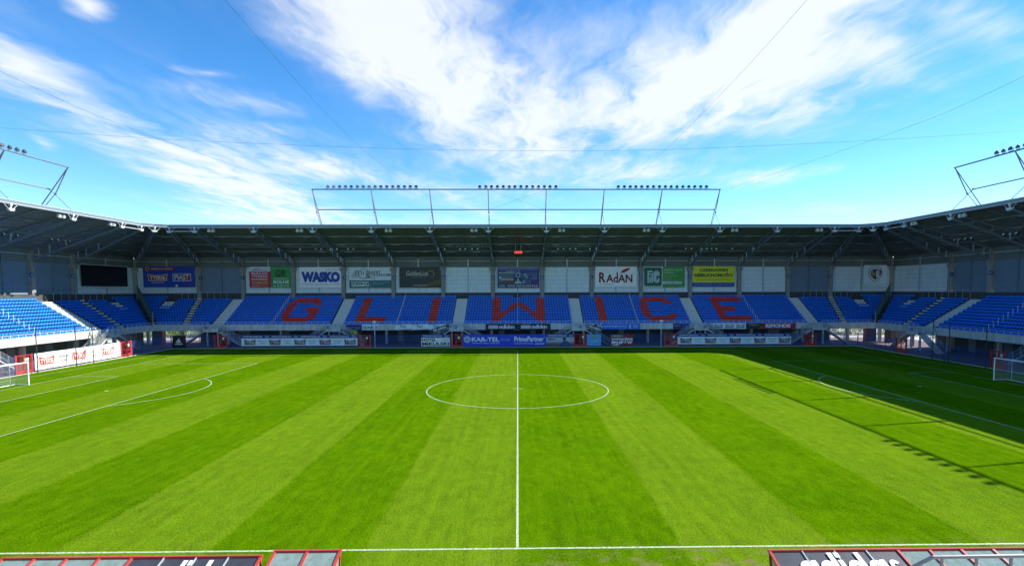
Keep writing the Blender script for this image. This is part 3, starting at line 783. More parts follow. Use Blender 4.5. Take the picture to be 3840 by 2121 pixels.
class Sheet:
    """a printed banner or board: local x along, z up, -y towards the viewer"""
    def __init__(s, name, label, cat, c, W, H, rz, base, group=None, thick=.03, rough=.5):
        s.W, s.H, s.k = W, H, 0
        m = MB(); nx = max(2, int(W/1.2)); vs = []
        ph = random.random()*9
        for j, yy in ((0, 0), (1, thick)):
            for r in range(4):
                for i in range(nx+1):
                    wv = .012*math.sin(ph+i*1.9+r*1.1)+.008*math.sin(i*.7+ph*2) if thick < .05 else 0
                    sag = .012*math.sin(i*2.3+ph) if r in (0,3) and thick < .05 else 0
                    vs.append(((i/nx-.5)*W, yy+wv, (r/3-.5)*H+sag))
        fs = []; q = 4*(nx+1)
        for r in range(3):
            for i in range(nx):
                a = r*(nx+1)+i; fs.append((a,a+1,a+nx+2,a+nx+1)); fs.append((q+a+1,q+a,q+a+nx+1,q+a+nx+2))
        m.add(vs, fs)
        rim = [i for i in range(nx+1)]+[r*(nx+1)+nx for r in (1,2,3)]+[3*(nx+1)+i for i in range(nx-1,-1,-1)]+[r*(nx+1) for r in (2,1)]
        for a, b in zip(rim, rim[1:]+rim[:1]): m.f.append((b, a, a+q, b+q))
        s.o = obj(name, m, mat('banner_'+name, base, rough, noise=.05, nscale=1.5, bump=.25), None)
        s.o.location = c; s.o.rotation_euler = (0,0,rz); tag(s.o, label, cat, group)
    def _add(s, vs, fs, col, nm):
        s.k += 1; y = -.03-.004*s.k
        me = bpy.data.meshes.new(nm); me.from_pydata([((x-.5)*s.W, y, (z-.5)*s.H) for x,z in vs], [], fs); me.update()
        o = obj(nm, me, cm(col), s.o, False); return o
    def rect(s, x0,y0,x1,y1,col,nm='printed_field'): s._add([(x0,y0),(x1,y0),(x1,y1),(x0,y1)],[(0,1,2,3)],col,nm); return s
    def poly(s, pts, col, nm='printed_shape'): s._add(pts,[tuple(range(len(pts)))],col,nm); return s
    def text(s, body, x0,y0,x1,y1,col,bold=0.0,slant=0.0):
        vs, fs = text_geo(body,bold,slant); s._add([(x0+(x1-x0)*x, y0+(y1-y0)*y) for x,y in vs], fs, col, 'lettering'); return s
    def ring(s, cx,cy,r,w,col,a0=0,a1=2*math.pi,n=24):
        vs, fs = ann(0,0,r,r-w,a0,a1,n); s._add([(cx+x*s.H/s.W, cy+y) for x,y in vs], fs, col, 'printed_ring'); return s
    def disc(s, cx,cy,r,col,n=20):
        return s.poly([(cx+r*math.cos(2*math.pi*i/n)*s.H/s.W, cy+r*math.sin(2*math.pi*i/n)) for i in range(n)], col, 'printed_disc')
    def word3(s, x0,y0,x1,y1,col):
        A, Bq, w, h = STRIPEWORD
        for vs, fs in (A, Bq): s._add([(x0+(x1-x0)*x/w, y0+(y1-y0)*y/h) for x,y in vs], fs, col, 'lettering')
        return s
    def brewery(s, x0,y0,x1,y1, red_=(.42,.02,.03), white=(.78,.78,.78), dark=(.12,.01,.015)):
        def shp(e, top): 
            W, H = x1-x0, y1-y0; pts = []
            ex, ey = e*H*s.H/s.W, e*H
            for i in range(9):
                t = i/8; pts.append((x0+ex+(W-2*ex)*t, y1-ey-top*H*.22*(1-(2*t-1)**2)))
            return pts+[(x1-W*.055-ex, y0+ey), (x0+W*.055+ex, y0+ey)]
        s.poly(shp(0,1), dark, 'logo_edge'); s.poly(shp(.035,1), white, 'logo_border'); s.poly(shp(.10,1), red_, 'logo_field')
        s.text('TYSKIE', x0+(x1-x0)*.13, y0+(y1-y0)*.20, x1-(x1-x0)*.13, y0+(y1-y0)*.64, white, .018); return s
    def shield(s, cx, cy, h, layers):
        for k, (sc, col) in enumerate(layers):
            pts = []
            for i in range(40):
                t = 2*math.pi*i/40; x, y = math.cos(t), math.sin(t)
                r = 1/((abs(x)**3+abs(y)**3)**(1/3)); X, Y = x*r, y*r
                X *= (1.0 if Y > 0 else 1-.80*abs(Y)**1.5); pts.append((cx+X*sc*h*.46*s.H/s.W, cy+Y*sc*h*.5))
            s.poly(pts, col, 'crest_field')
        return s
W_, K_, NAVY = (.78,.79,.8), (.012,.012,.014), (.012,.03,.17)
def far_sheet(name, label, x0, x1, z0, z1, y, base, cat='banner', group=None, **kw):
    base = tuple(min(.82, c*1.32) for c in base)
    return Sheet(name, label, cat, ((x0+x1)/2, y, (z0+z1)/2), x1-x0, z1-z0, 0, base, group, **kw)
WB = 53.42
gW = 'banners on the far stand wall'
b = far_sheet('wall_banner', 'blue wall banner with brewery and club logos in left corner', -73.99,-63.85,10.7,14.8,WB,(.012,.045,.30),group=gW)
b.rect(.005,.80,.62,.95,(.25,.015,.04)); b.shield(.085,.87,.2,((1,(.6,.6,.6)),(.72,(.03,.04,.05)))).text('RAZEM DO ZWYCIĘSTWA',.16,.825,.58,.925,W_,.012)
b.brewery(.08,.30,.48,.67).text('SPONSOR KLUBU',.16,.20,.40,.25,W_,.01)
b.rect(.575,.30,.925,.66,W_,'logo_border').rect(.585,.325,.76,.635,NAVY).rect(.76,.325,.915,.635,(.30,.015,.03)).text('PIAST',.61,.36,.89,.60,W_,.012)
b.disc(.645,.08,.06,W_).rect(.70,.05,.99,.11,(.09,.03,.20))
b = far_sheet('wall_banner', 'red wall banner advertising offices with white strip on top', -53.19,-48.98,10.6,14.7,WB,(.33,.012,.04),group=gW)
b.rect(0,.77,1,1,(.6,.63,.66)).poly([(.18,.86),(.52,.955),(.5,.93),(.26,.86)],K_).rect(.14,.845,.86,.862,K_).text('KONSORCJUM INWESTYCJI',.16,.80,.84,.83,(.1,.1,.12))
for t, y0, y1, c in (('BIURA DO',.63,.73,W_),('WYNAJĘCIA',.48,.60,W_),('KATOWICE',.35,.45,W_),('ZABRZE',.17,.30,(.75,.45,.08)),('tel. 32 239 99 71',.06,.11,W_)): b.text(t,.12,y0,.86 if t[0]!='t' else .52,y1,c,.012)
b.text('693 424 322',.55,.06,.88,.11,(.75,.45,.08))
b = far_sheet('wall_banner', 'green wall banner with dark letters GR beside red office banner', -48.90,-44.86,10.55,14.7,WB,(.008,.21,.03),group=gW)
b.text('Marek i Jolanta Brzeszcz',.08,.895,.82,.945,(.5,.6,.5)).text('GR',.22,.52,.72,.86,(.03,.02,.01),.03,.15).text('GOSPODARSTWO',.1,.40,.85,.47,(.55,.62,.55),.008).text('ROLNE',.12,.20,.88,.36,W_,.012).text('tel. 32 235 77 66',.1,.06,.88,.14,W_,.008)
b = far_sheet('wall_banner', 'white wall banner with large bold blue letters WASKO', -43.27,-34.86,10.62,14.62,WB,(.62,.66,.74),group=gW)
BLU = (.008,.05,.33)
b.text('www.wasko.pl',.62,.84,.94,.92,BLU,.012,.2).text('WASKO',.04,.25,.95,.78,BLU,.085).text('INFORMATYKA, TELEKOMUNIKACJA, AUTOMATYKA',.06,.11,.95,.18,BLU,.0)
b = far_sheet('wall_banner', 'pale grey and teal wall banner of a granite wholesaler', -33.45,-24.99,10.48,14.59,WB,(.46,.52,.55),group=gW)
TE, DG = (.008,.13,.13), (.03,.05,.06)
b.rect(0,0,1,.37,TE).rect(.497,0,.503,.37,(.46,.52,.55)).ring(.34,.69,.25,.022,DG,R(25),R(130),14).ring(.34,.69,.25,.022,DG,R(205),R(320),14)
b.text('GRANIT',.385,.70,.74,.82,DG,.02).text('TRZEGOM',.50,.57,.965,.68,DG,.02).text('S',.385,.47,.495,.69,DG,.035).text('S.A.',.50,.44,.62,.51,DG,.01)
for x0_,x1_,y_ in ((.12,.28,.80),(.08,.26,.70),(.06,.24,.60)): b.rect(x0_,y_,x1_,y_+.03,DG)
for x_ in (.15,.21,.28,.33): b.rect(x_,.60,x_+.012,.82,DG)
b.text('STRZEGOM',.06,.50,.28,.55,DG,.005)
b.text('HURTOWNIA',.05,.22,.46,.32,W_,.02).text('GRANITU',.05,.06,.46,.19,W_,.03).text('Gliwice, ul. Kozielska 408',.54,.24,.94,.30,(.5,.62,.62)).text('tel. 32 279 54 74',.54,.16,.80,.21,(.5,.62,.62)).text('www.granit-strzegom.com.pl',.54,.05,.94,.09,(.3,.45,.25))
def lion(b, x0, y0, x1, y1, big=True):
    G = (.42,.30,.04); X = lambda t: x0+(x1-x0)*t; Y = lambda t: y0+(y1-y0)*t
    b.poly([(X(.0),Y(.0)),(X(.55),Y(.12)),(X(1),Y(.42)),(X(1),Y(.2)),(X(.6),Y(.02))],(.11,.075,.012),'golden_haze') if big else None
    b.text('GoldenLion',X(.17),Y(.58),X(.70),Y(.82),(.55,.55,.48),.006,.25)
    b.text('Sport Management',X(.30),Y(.47),X(.66),Y(.535),(.3,.3,.28))
    for k in range(7): a = R(-70+k*40); b.ring(X(.75),Y(.68),.20-.012*k,.018,G,a,a+R(75),6)
    if big: b.text('www.glsport.pl',X(.34),Y(.08),X(.66),Y(.16),(.6,.6,.58))
b = far_sheet('wall_banner', 'black wall banner with gold lion logo of a sport agency', -23.53,-15.33,10.5,14.57,WB,(.016,.018,.02),group=gW); lion(b,0,0,1,1)
b = far_sheet('wall_banner', 'navy wall poster with team photos, crest and number KRS 0000283966', -4.0,4.28,10.4,14.43,WB,(.010,.02,.16),group=gW)
b.text('WSPIERAJ PIŁKĘ NOŻNĄ W GLIWICACH',.03,.885,.96,.955,(.5,.55,.65),.008).text('PRZEKAŻ',.21,.79,.44,.86,(.5,.55,.65),.008).text('1%',.47,.77,.54,.88,(.5,.25,.3),.01)
b.rect(.035,.20,.39,.76,(.08,.13,.15),'team_photo').rect(.035,.745,.39,.765,W_).rect(.035,.20,.39,.30,(.05,.09,.025)).rect(.12,.30,.385,.37,(.14,.02,.03))
for k in range(9):
    x_ = .10+k*.032; b.rect(x_,.37+.005*(k%2),x_+.022,.47,(.35,.4,.46),'player').rect(x_-.006,.49,x_+.016,.56,(.08,.14,.32),'player').disc(x_+.011,.59,.022,(.2,.15,.12),8)
b.rect(.045,.45,.085,.56,(.5,.58,.62))
b.rect(.40,.20,.59,.48,(.015,.04,.06),'photo_field').poly([(.40,.22),(.44,.33),(.5,.36),(.56,.33),(.59,.22)],(.36,.45,.5)).disc(.495,.41,.055,(.4,.36,.33),12)
b.rect(.40,.49,.59,.76,(.03,.10,.33)).shield(.495,.63,.24,((1,(.5,.52,.5)),(.72,(.03,.04,.03))))
b.rect(.60,.20,.80,.74,(.06,.12,.28),'photo_field')
for k,(x_,y_) in enumerate(((.64,.45),(.70,.55),(.745,.42),(.66,.66),(.73,.30),(.63,.30),(.77,.55))): b.disc(x_,y_,.05,(.42,.42,.42) if k%2 else (.02,.02,.03),9)
b.text('FUNDACJA',.81,.72,.96,.765,(.4,.45,.6))
for k in range(6): b.rect(.82,.43+.045*k,.95,.445+.045*k,(.3,.35,.52),'small_print')
b.text('1%',.84,.22,.94,.33,(.17,.02,.10),.01)
b.text('WPISZ:',.035,.10,.18,.145,W_).text('GKS PIAST',.035,.04,.19,.085,W_).text('KRS 0000283966',.245,.035,.97,.155,(.55,.55,.42),.006)
b = far_sheet('wall_banner', 'white wall banner with dark red word RADAN and red leaf', 15.54,23.84,10.56,14.61,WB,(.66,.70,.76),group=gW)
DR = (.22,.01,.025)
b.text('R',.09,.22,.25,.72,DR,.035).text('AdAN',.26,.22,.90,.62,DR,.03).rect(.515,.60,.545,.73,DR,'stem').poly([(.60,.70),(.66,.83),(.76,.92),(.85,.93),(.79,.80),(.70,.70)],(.4,.012,.04),'leaf').text('www.radan.com.pl',.10,.10,.46,.16,DR).ring(.90,.64,.045,.008,(.3,.32,.35))
b = far_sheet('wall_banner', 'green wall banner of a wire factory with white framed logo', 25.19,33.52,10.47,14.6,WB,(.03,.20,.03),group=gW)
b.rect(0,0,.47,1,(.50,.58,.6)).poly([(.04,.06),(.42,.06),(.445,.12),(.445,.9),(.42,.955),(.04,.955),(.02,.9),(.02,.12)],(.006,.11,.05),'logo_field')
LG = (.5,.6,.62)
for x0_,y0_,x1_,y1_ in ((.10,.22,.135,.80),(.14,.73,.22,.80),(.14,.60,.19,.66),(.15,.22,.185,.50),(.195,.22,.23,.68),(.245,.28,.28,.76),(.285,.22,.315,.80),(.32,.22,.35,.35),(.32,.56,.35,.80),(.355,.25,.385,.45),(.355,.56,.385,.76)): b.rect(x0_,y0_,x1_,y1_,LG,'logo_bar')
b.text('FABRYKA DRUTU',.50,.79,.94,.88,(.5,.6,.35),.02).text('GLIWICE',.50,.66,.72,.76,(.5,.6,.35),.02).text('Sp. z o.o.',.74,.67,.86,.70,(.4,.5,.25))
for k, t in enumerate(('DRUTY CIĄGNIONE','DRUTY WALCOWANE','GWOŹDZIE','WYROBY SPECJALNE')): b.text(t,.50,.57-k*.085,.50+(.3,.32,.17,.3)[k],.615-k*.085,(.45,.55,.3))
b.rect(.47,.16,.93,.28,(.55,.62,.62)).text('www.fdg.com.pl',.53,.18,.91,.25,K_,.015,.15).text('ul. Dubois 16 Gliwice tel. 32 331 13 50',.50,.06,.93,.10,(.35,.45,.2))
b = far_sheet('wall_banner', 'yellow wall banner of an estate agent with blue bottom strip', 35.06,43.58,10.57,14.64,WB,(.50,.50,.006),group=gW)
YN = (.02,.05,.03)
b.rect(0,0,1,.20,(.01,.06,.33)).text('CZERKAWSKI',.17,.74,.84,.89,YN,.04).text('NIERUCHOMOŚCI',.05,.48,.95,.69,YN,.04).text('www.czerkawski-nieruchomosci.com.pl',.09,.30,.91,.38,(.30,.10,.01),.004).text('KUPNO  SPRZEDAŻ  WYNAJEM  KREDYTY',.04,.06,.96,.14,(.3,.42,.55),.004)
b = far_sheet('crest_banner', 'white sheet with round shield crest of eagle and tower', 69.75,74.46,11.1,14.8,WB,(.50,.58,.66))
b.shield(.5,.5,.86,((1,(.03,.05,.08)),(.965,(.55,.62,.66)),(.70,(.6,.6,.6)),(.64,(.012,.03,.17))))
b.poly([(.5,.75),(.755,.72),(.77,.62),(.735,.48),(.66,.35),(.5,.235)],(.26,.012,.03),'crest_field').rect(.53,.33,.67,.68,(.55,.6,.65),'tower')
for x_ in (.53,.588,.645): b.rect(x_,.68,x_+.025,.715,(.55,.6,.65),'battlement')
b.rect(.588,.55,.615,.60,NAVY,'tower_window').poly([(.33,.62),(.38,.70),(.44,.68),(.40,.62),(.49,.56),(.47,.44),(.40,.36),(.43,.46),(.36,.42),(.38,.50),(.33,.50)],(.34,.33,.03),'eagle')
for k in range(22):
    t = R(-215+k*12.0); x_, y_ = .5+.305*math.cos(t)*(1 if math.sin(t) > 0 else .8), .5+.385*math.sin(t)
    b.rect(x_-.008,y_-.022,x_+.008,y_+.022,(.06,.08,.11),'rim_letter')
# parapet banners
PB = PY-.14; gP = 'banners on the parapet of the far stand'
def par(label, x0, x1, base, z0=2.76, z1=3.79): return far_sheet('parapet_banner', label, x0, x1, z0, z1, PB, base, group=gP)
b = par('dark blue draped parapet banner with pale swags beside white striped one', -31.5,-28.56,(.012,.02,.13))
for cx in (.28,.74):
    for k in range(3): b.ring(cx,.95+.05*k,.55+.16*k,.035,(.35,.38,.45),R(225),R(315),10)
b = par('white parapet banner with black striped letters ENTE', -28.54,-25.5,(.6,.64,.68))
for k in range(3):
    y_ = .2+.2*k; b.rect(.05,y_,.30,y_+.09,K_,'bar').rect(.76,y_,.96,y_+.09,K_,'bar')
b.rect(.34,.2,.39,.6,K_).rect(.39,.51,.50,.6,K_).rect(.46,.2,.51,.51,K_).rect(.56,.2,.61,.75,K_).rect(.61,.51,.72,.6,K_).rect(.61,.2,.72,.28,K_)
b.text('www.ente.com.pl',.3,.84,.72,.93,(.2,.22,.26))
for k, wd in enumerate(('leftmost','middle','rightmost')):
    b = par('pale blue parapet banner with handwritten club name, %s of three' % wd, -22.42+3.02*k,-19.42+3.02*k,(.55,.68,.80))
    b.poly([(0,.9),(0,1),(.86,1)],K_).poly([(.14,0),(1,0),(1,.13)],K_).text('Piast',.30,.38,.66,.88,(.03,.06,.10),.004,.2).text('www.piast-gliwice.eu',.24,.2,.76,.28,(.05,.1,.16))
for k in (0,1):
    b = par('black parapet banner with three white bars and sportswear name, %s one' % ('left','right')[k], -5.9+5.98*k, .07+5.98*k,(.010,.011,.016),2.70,3.82)
    for j in range(3): b.rect(.085,.2+.2*j,.385,.33+.2*j,W_,'bar')
    b.word3(.41,.2,.90,.86,W_)
b = par('bright blue parapet banner with web address of a lamp shop', 14.2,22.58,(.012,.13,.48),2.72,3.79)
b.poly([(.0,0),(.0,1),(.115,1),(.16,0)],(.02,.08,.2)).poly([(.115,1),(.13,1),(.175,0),(.16,0)],W_)
for k in range(3): b.ring(.03,.18,.35+.22*k,.11,(.6,.72,.8),R(15),R(80),8)
b.text('www.ledywgliwicach.pl',.19,.32,.70,.72,W_,.004).poly([(.76,.35),(.76,.85),(.80,.72),(.80,.35)],(.4,.6,.8)).rect(.755,.12,.80,.28,(.5,.62,.75))
for k in range(3): b.rect(.84,.3+.17*k,.95,.36+.17*k,(.45,.58,.75),'small_print')
b = par('dark blue parapet banner with blurred emblem left of landing M', 28.69,31.71,(.012,.02,.10)); b.rect(.05,.5,.42,.66,(.3,.32,.38)).text('AUTOSALON',.06,.52,.40,.64,K_,.01).rect(.5,0,1,1,(.012,.05,.25)).ring(.75,.55,.25,.06,(.1,.2,.45))
for k, wd in enumerate(('leftmost','middle','rightmost')):
    b = par('white parapet banner with black cross lettering, %s of three' % wd, 36.12+2.047*k,38.15+2.047*k,(.6,.68,.75))
    b.text('fan ski',.12,.50,.92,.85,K_,.02,.2).rect(.10,.16,.86,.36,K_).text('SERWIS NART',.16,.2,.8,.32,W_,.008).text('sport i turystyka',.34,.40,.86,.47,K_)
b = par('black parapet banner with small golden lion logo', 42.26,45.33,(.018,.02,.018)); lion(b,.0,.0,1.1,1,False); b.poly([(.7,0),(1,.6),(1,0)],(.14,.12,.01),'golden_haze')
b = par('dark red parapet banner with white word REMONDIS', 45.35,51.54,(.30,.010,.03)); b.text('REMONDIS',.09,.17,.84,.84,W_,.05).ring(.88,.78,.09,.03,W_)
# boards on the pitch-side fence
FB = 39.47; gF = 'banners on the far pitch-side fence'
def club_strip(o_label, x0, x1, n):
    b = far_sheet('club_strip_banner', o_label, x0, x1, 1.74, 2.32, FB, NAVY, group=gF)
    for k in range(n):
        a = k/n; b.text('PARTNER PIAST BUSINESS CLUB',a+.06/n,.30,a+.72/n,.72,W_,.015).text('Piast',a+.82/n,.22,a+.96/n,.86,(.5,.55,.6),.004,.25)
    return b
def tyskie_row(label, x0, x1):
    b = far_sheet('fence_banner', label, x0, x1, .42, 1.735, FB, (.52,.62,.68), group=gF)
    for k in range(5):
        a = .02+k*.2165; b.brewery(a,.12,a+.105,.90,(.10,.012,.018),(.62,.62,.62),(.03,.008,.01))  # logo colours darkened: shade over the far fence is put into the print
        if k < 4: b.text('SPONSOR',a+.125,.60,a+.195,.72,(.02,.06,.11),.008).text('KLUBU',a+.137,.30,a+.183,.43,(.02,.06,.11),.008)
    return b
club_strip('long navy strip with white lettering above left brewery banner', -48.04,-27.99,4); tyskie_row('long pale fence banner with five brewery logos left of centre', -48.01,-27.96)
club_strip('long navy strip with white lettering above right brewery banner', 28.10,48.2,4); tyskie_row('long pale fence banner with five brewery logos right of centre', 28.11,48.22)
club_strip('short navy strip above the hotel banner on far fence', -16.84,-11.9,1)
b = far_sheet('fence_banner','white fence banner with black words HOTEL MIKULSKI and three stars',-16.84,-11.9,.25,1.735,FB,(.62,.62,.60),group=gF)
b.text('HOTEL',.03,.58,.52,.92,K_,.03).text('MIKULSKI',.03,.08,.97,.48,K_,.03)
for k in range(3):
    cx = .76+.085*k; b.poly([(cx+(.11 if i%2==0 else .045)*math.sin(i*math.pi/5)*b.H/b.W, .74+(.11 if i%2==0 else .045)*math.cos(i*math.pi/5)) for i in range(10)],(.10,.14,.08),'star')
b = far_sheet('fence_banner','royal blue fence banner with globe logo and word KAR-TEL',-9.6,-.75,.21,2.27,FB,(.012,.04,.42),group=gF)
b.ring(.085,.58,.28,.05,W_)
for dx in (-.5,0,.5): b.rect(.085+dx*.06-.003,.34,.085+dx*.06+.003,.82,W_,'meridian')
for dy in (-.13,0,.13): b.rect(.03,.58+dy-.015,.14,.58+dy+.015,W_,'parallel')
b.text('KAR-TEL',.175,.40,.72,.76,W_,.035).text('www.kar-tel.pl',.18,.2,.72,.33,W_,.01).text('operator systemu',.75,.58,.93,.64,W_).text('ładowania energii',.75,.47,.93,.53,W_)
b = far_sheet('fence_banner','royal blue fence banner with words PrimoPartner payback',-.73,4.94,.21,2.27,FB,(.012,.04,.42),group=gF)
b.text('PrimoPartner',.02,.38,.93,.82,W_,.035).text('www.primopartner.pl',.03,.16,.60,.29,W_,.006).text('payback',.66,.08,.96,.32,W_,.004,.3).ring(.96,.76,.04,.01,W_)
club_strip('short navy strip above the photo banner on far fence', 4.98,9.84,1)
b = far_sheet('photo_banner','fence banner printed with a person in blue shirt seen from behind',4.98,9.84,.11,1.735,FB,(.30,.33,.38),group=gF)
b.rect(0,0,1,.30,(.10,.085,.075)).rect(0,.30,1,.48,(.22,.19,.14)).text('Marc',.07,.70,.31,.93,(.02,.03,.12),.03).disc(.655,.82,.17,(.02,.018,.02)).poly([(.50,0),(.53,.35),(.60,.58),(.68,.62),(.78,.56),(.84,.34),(.88,0)],(.02,.05,.16),'shirt')
for k in range(4): b.rect(.60+.05*k,.05,.61+.05*k,.48,(.10,.2,.42),'stripe')
b = far_sheet('fence_banner','sky blue square fence banner with green flower emblem',12.14,14.62,.22,2.22,FB,(.06,.26,.52),group=gF)
for k in range(5): a = k*1.257; b.disc(.5+.10*math.cos(a)*b.H/b.W,.80+.10*math.sin(a),.075,(.20,.38,.10),8)
b.disc(.5,.80,.05,(.35,.4,.05)).rect(.2,.44,.82,.47,(.5,.6,.66),'small_print').rect(.24,.33,.76,.39,(.4,.5,.6),'small_print')
b = far_sheet('fence_banner','dark red fence banner with white words WYPOSAŻENIE SKLEPÓW',16.25,20.35,.22,2.22,FB,(.16,.008,.02),group=gF)
b.poly([(.03,.84),(.05,.93),(.52,.93),(.54,.84),(.52,.76),(.05,.76)],(.4,.55,.45)).poly([(.045,.84),(.06,.915),(.51,.915),(.525,.84),(.51,.775),(.06,.775)],(.006,.07,.03)).text('TARPOM S.A.',.09,.80,.48,.89,W_,.015)
b.text('WYPOSAŻENIE',.04,.47,.96,.72,W_,.045).text('SKLEPÓW',.04,.16,.95,.46,W_,.06).poly([(.02,.04),(.2,.09),(.3,.13),(.42,.05),(.24,.02)],W_)
b = far_sheet('fence_banner','black fence board with white three-bar mountain logo in left corner',-59.9,-57.66,.12,2.28,FB,(.008,.008,.009),group=gF)
for k in range(3):
    x_ = .29+.135*k; h_ = .14+.13*k; b.poly([(x_,.44),(x_+.115,.44),(x_+.115-h_*.42+.02,.44+h_*.86),(x_-h_*.42+.02+.03,.44+h_*.66)],W_,'bar')
b.word3(.2,.27,.82,.42,W_)
b = Sheet('end_fence_banner','long sunlit white banner with three red brewery logos on left end fence','banner',(-60.06,20.22,1.24),14.45,2.1,R(90),(.8,.8,.79))
for k in range(3): b.brewery(.03+.355*k,.2,.205+.355*k,.86,(.62,.02,.02),(.82,.8,.78),(.5,.02,.02))
for k in range(2): b.text('SPONSOR',.245+.355*k,.56,.345+.355*k,.70,(.10,.07,.07),.004).text('KLUBU',.262+.355*k,.30,.328+.355*k,.44,(.10,.07,.07),.004)
# slanted sheets tied to the stair rails
for sg, wd in ((-1,'K'),(1,'L')):
    p, q = (Vector((-15.5,42.86,2.62)), Vector((-12.45,42.86,3.62))) if sg < 0 else (Vector((12.75,42.86,3.58)), Vector((15.6,42.86,2.55)))
    b = Sheet('rail_banner','slanted black sportswear sheet tied to stair rail beside landing %s' % wd,'banner',(p+q)/2,(q-p).length,.62,0,(.010,.011,.014),'slanted sheets on the stair rails')
    b.o.rotation_euler = (0,-math.atan2(q.z-p.z,q.x-p.x),0)
    for j in range(3): b.rect(.06,.22+.2*j,.30,.34+.2*j,W_,'bar')
    b.word3(.34,.2,.86,.84,W_)
Sheet('hanging_sign','small yellow green leafy poster hanging by stair right of landing J','sign',(-29.5,42.6,2.45),1.1,.9,0,(.33,.36,.04)).disc(.4,.5,.3,(.12,.2,.02)).disc(.65,.4,.25,(.45,.45,.10))
# letter signs
def sign(x, y, z, rz, ch, label, w, framed, group):
    b = Sheet('letter_sign', label, 'sign', (x,y,z), w, w, rz, (.6,.63,.68) if framed else (.010,.04,.25), group, thick=.06)
    if framed: b.rect(.1,.1,.9,.9,(.010,.04,.22))
    x0, x1 = (.44,.56) if ch == 'I' else (.26,.74)
    b.text(ch, x0,.25,x1,.75,W_,.012)
for ch, xs_ in (('I',(-62.55,-54.3)),('J',(-34.3,-24.45)),('K',(-14.6,-4.8)),('L',(4.95,14.75)),('M',(24.5,34.35)),('N',(54.2,62.6))):
    for k, x in enumerate(xs_): sign(x,53.02,12.55,0,ch,'small blue sign with white letter %s on wall column, %s of the pair' % (ch, ('left','right')[k]),.6,False,'letter signs on the wall columns')
for s, ch in ((-1,'H'),(1,'O')):
    for k, y in enumerate((30.3,38.1)): sign(s*75.2,y,12.55,R(-90*s),ch,'small blue sign with white letter %s on side wall column, %s of the pair' % (ch, (('left','right'),('right','left'))[s>0][k]),.6,False,'letter signs on the wall columns')
    sign(s*(SX-1.9),32.6,3.42,R(-90*s),ch,'white framed blue sign with letter %s on stair landing' % ch,.66,True,'letter signs on the landings')
for ch, x in (('I',-55.9),('J',-34.0),('K',-11.25),('L',11.3),('M',34.05),('N',55.95)): sign(x,FY-1.9,3.38,0,ch,'white framed blue sign with letter %s on stair landing' % ch,.66,True,'letter signs on the landings')

# video screen on the left wall, clock under the far roof
t = thing('video_screen','big black video screen on the left corner wall','screen',(-75.4,45.7,10.8))
obj('display', MB().box(-75.62,-75.40,40.3,51.1,10.85,14.62), mat('screen_black', (.004,.004,.005), .35), t)
obj('frame', MB().box(-75.60,-75.36,40.2,51.2,10.72,10.84).box(-75.60,-75.36,40.2,51.2,14.63,14.72), STEEL_W, t)
t = thing('digital_clock','red glowing digital clock hanging under the middle of far roof','clock',(.17,46.5,16.9))
obj('housing', MB().box(-.62,.96,46.52,46.7,16.72,17.3), BLACKP, t)
for x in (-.35,.62): obj('hanger', MB().tube((x,46.6,17.3),(x,46.6,18.45),.03,5), GALV, t)
vs, fs = text_geo('10:58:43', .02); me = bpy.data.meshes.new('digits'); me.from_pydata([(-.52+1.38*x,46.505,16.82+.38*y) for x,y in vs],[],fs)
obj('digits', me, mat('led_red', (1.0,.03,.015), .5, emit=1.6), t)

# ------------------------------------------------------------------ fences, gates, nets, goals
def wire_panel():
    m = MB()
    for i in range(40): m.tube((i/40,0,.06),(i/40,0,2.22),.0032,3,cap=False)
    for k in range(12): m.tube((0,-.012,.08+k*.194),(1,-.012,.08+k*.194),.005,3,cap=False)
    return m.mesh('mesh_panel')
WP = wire_panel(); WP.materials.append(FENCE_B)
PO = MB().box(-.035,.035,-.035,.035,0,2.32).mesh('post'); PO.materials.append(FENCE_B)
def fence(a, b, label):
    a, b = Vector((*a,0)), Vector((*b,0)); n = max(1, round((b-a).length/2.5)); d = (b-a)/n; ang = math.atan2(d.y,d.x)
    t = thing('mesh_fence', label, 'fence', a, ang, 'blue wire fence round the pitch'); w = d.length
    for i in range(n+1):
        o = obj('post', PO, None, t, False); o.location = (i*w,0,0)
        if i < n:
            o = obj('mesh_panel', WP, None, t, False); o.location = (i*w,0,0); o.scale = (w,1,1)
gx = [-51.65,-26.8,-10.78,10.97,27.0,51.62]
ed = [-60.15]+[v for g in gx for v in (g-1.14,g+1.14)]+[60.15]
fl = ['in left far corner beside black board','behind left long brewery banner','between dashed pole and hotel banner','behind blue and photo banners at the centre','right of landing L with dark red banner','behind right long brewery banner','in right far corner by open gap']
for k in range(7): fence((ed[2*k],39.6),(ed[2*k+1],39.6),'blue wire mesh fence '+fl[k])
for s in (-1,1):
    w = ('left','right')[s>0]
    fence((s*60.2,39.55),(s*60.2,30.05),'blue wire mesh fence of %s end, far section by corner' % w)
    fence((s*60.2,27.6),(s*60.2,12.85),'blue wire mesh fence of %s end between the two red gates' % w)
    fence((s*60.2,10.5),(s*60.2,-9.5),'blue wire mesh fence of %s end behind the goal' % w)
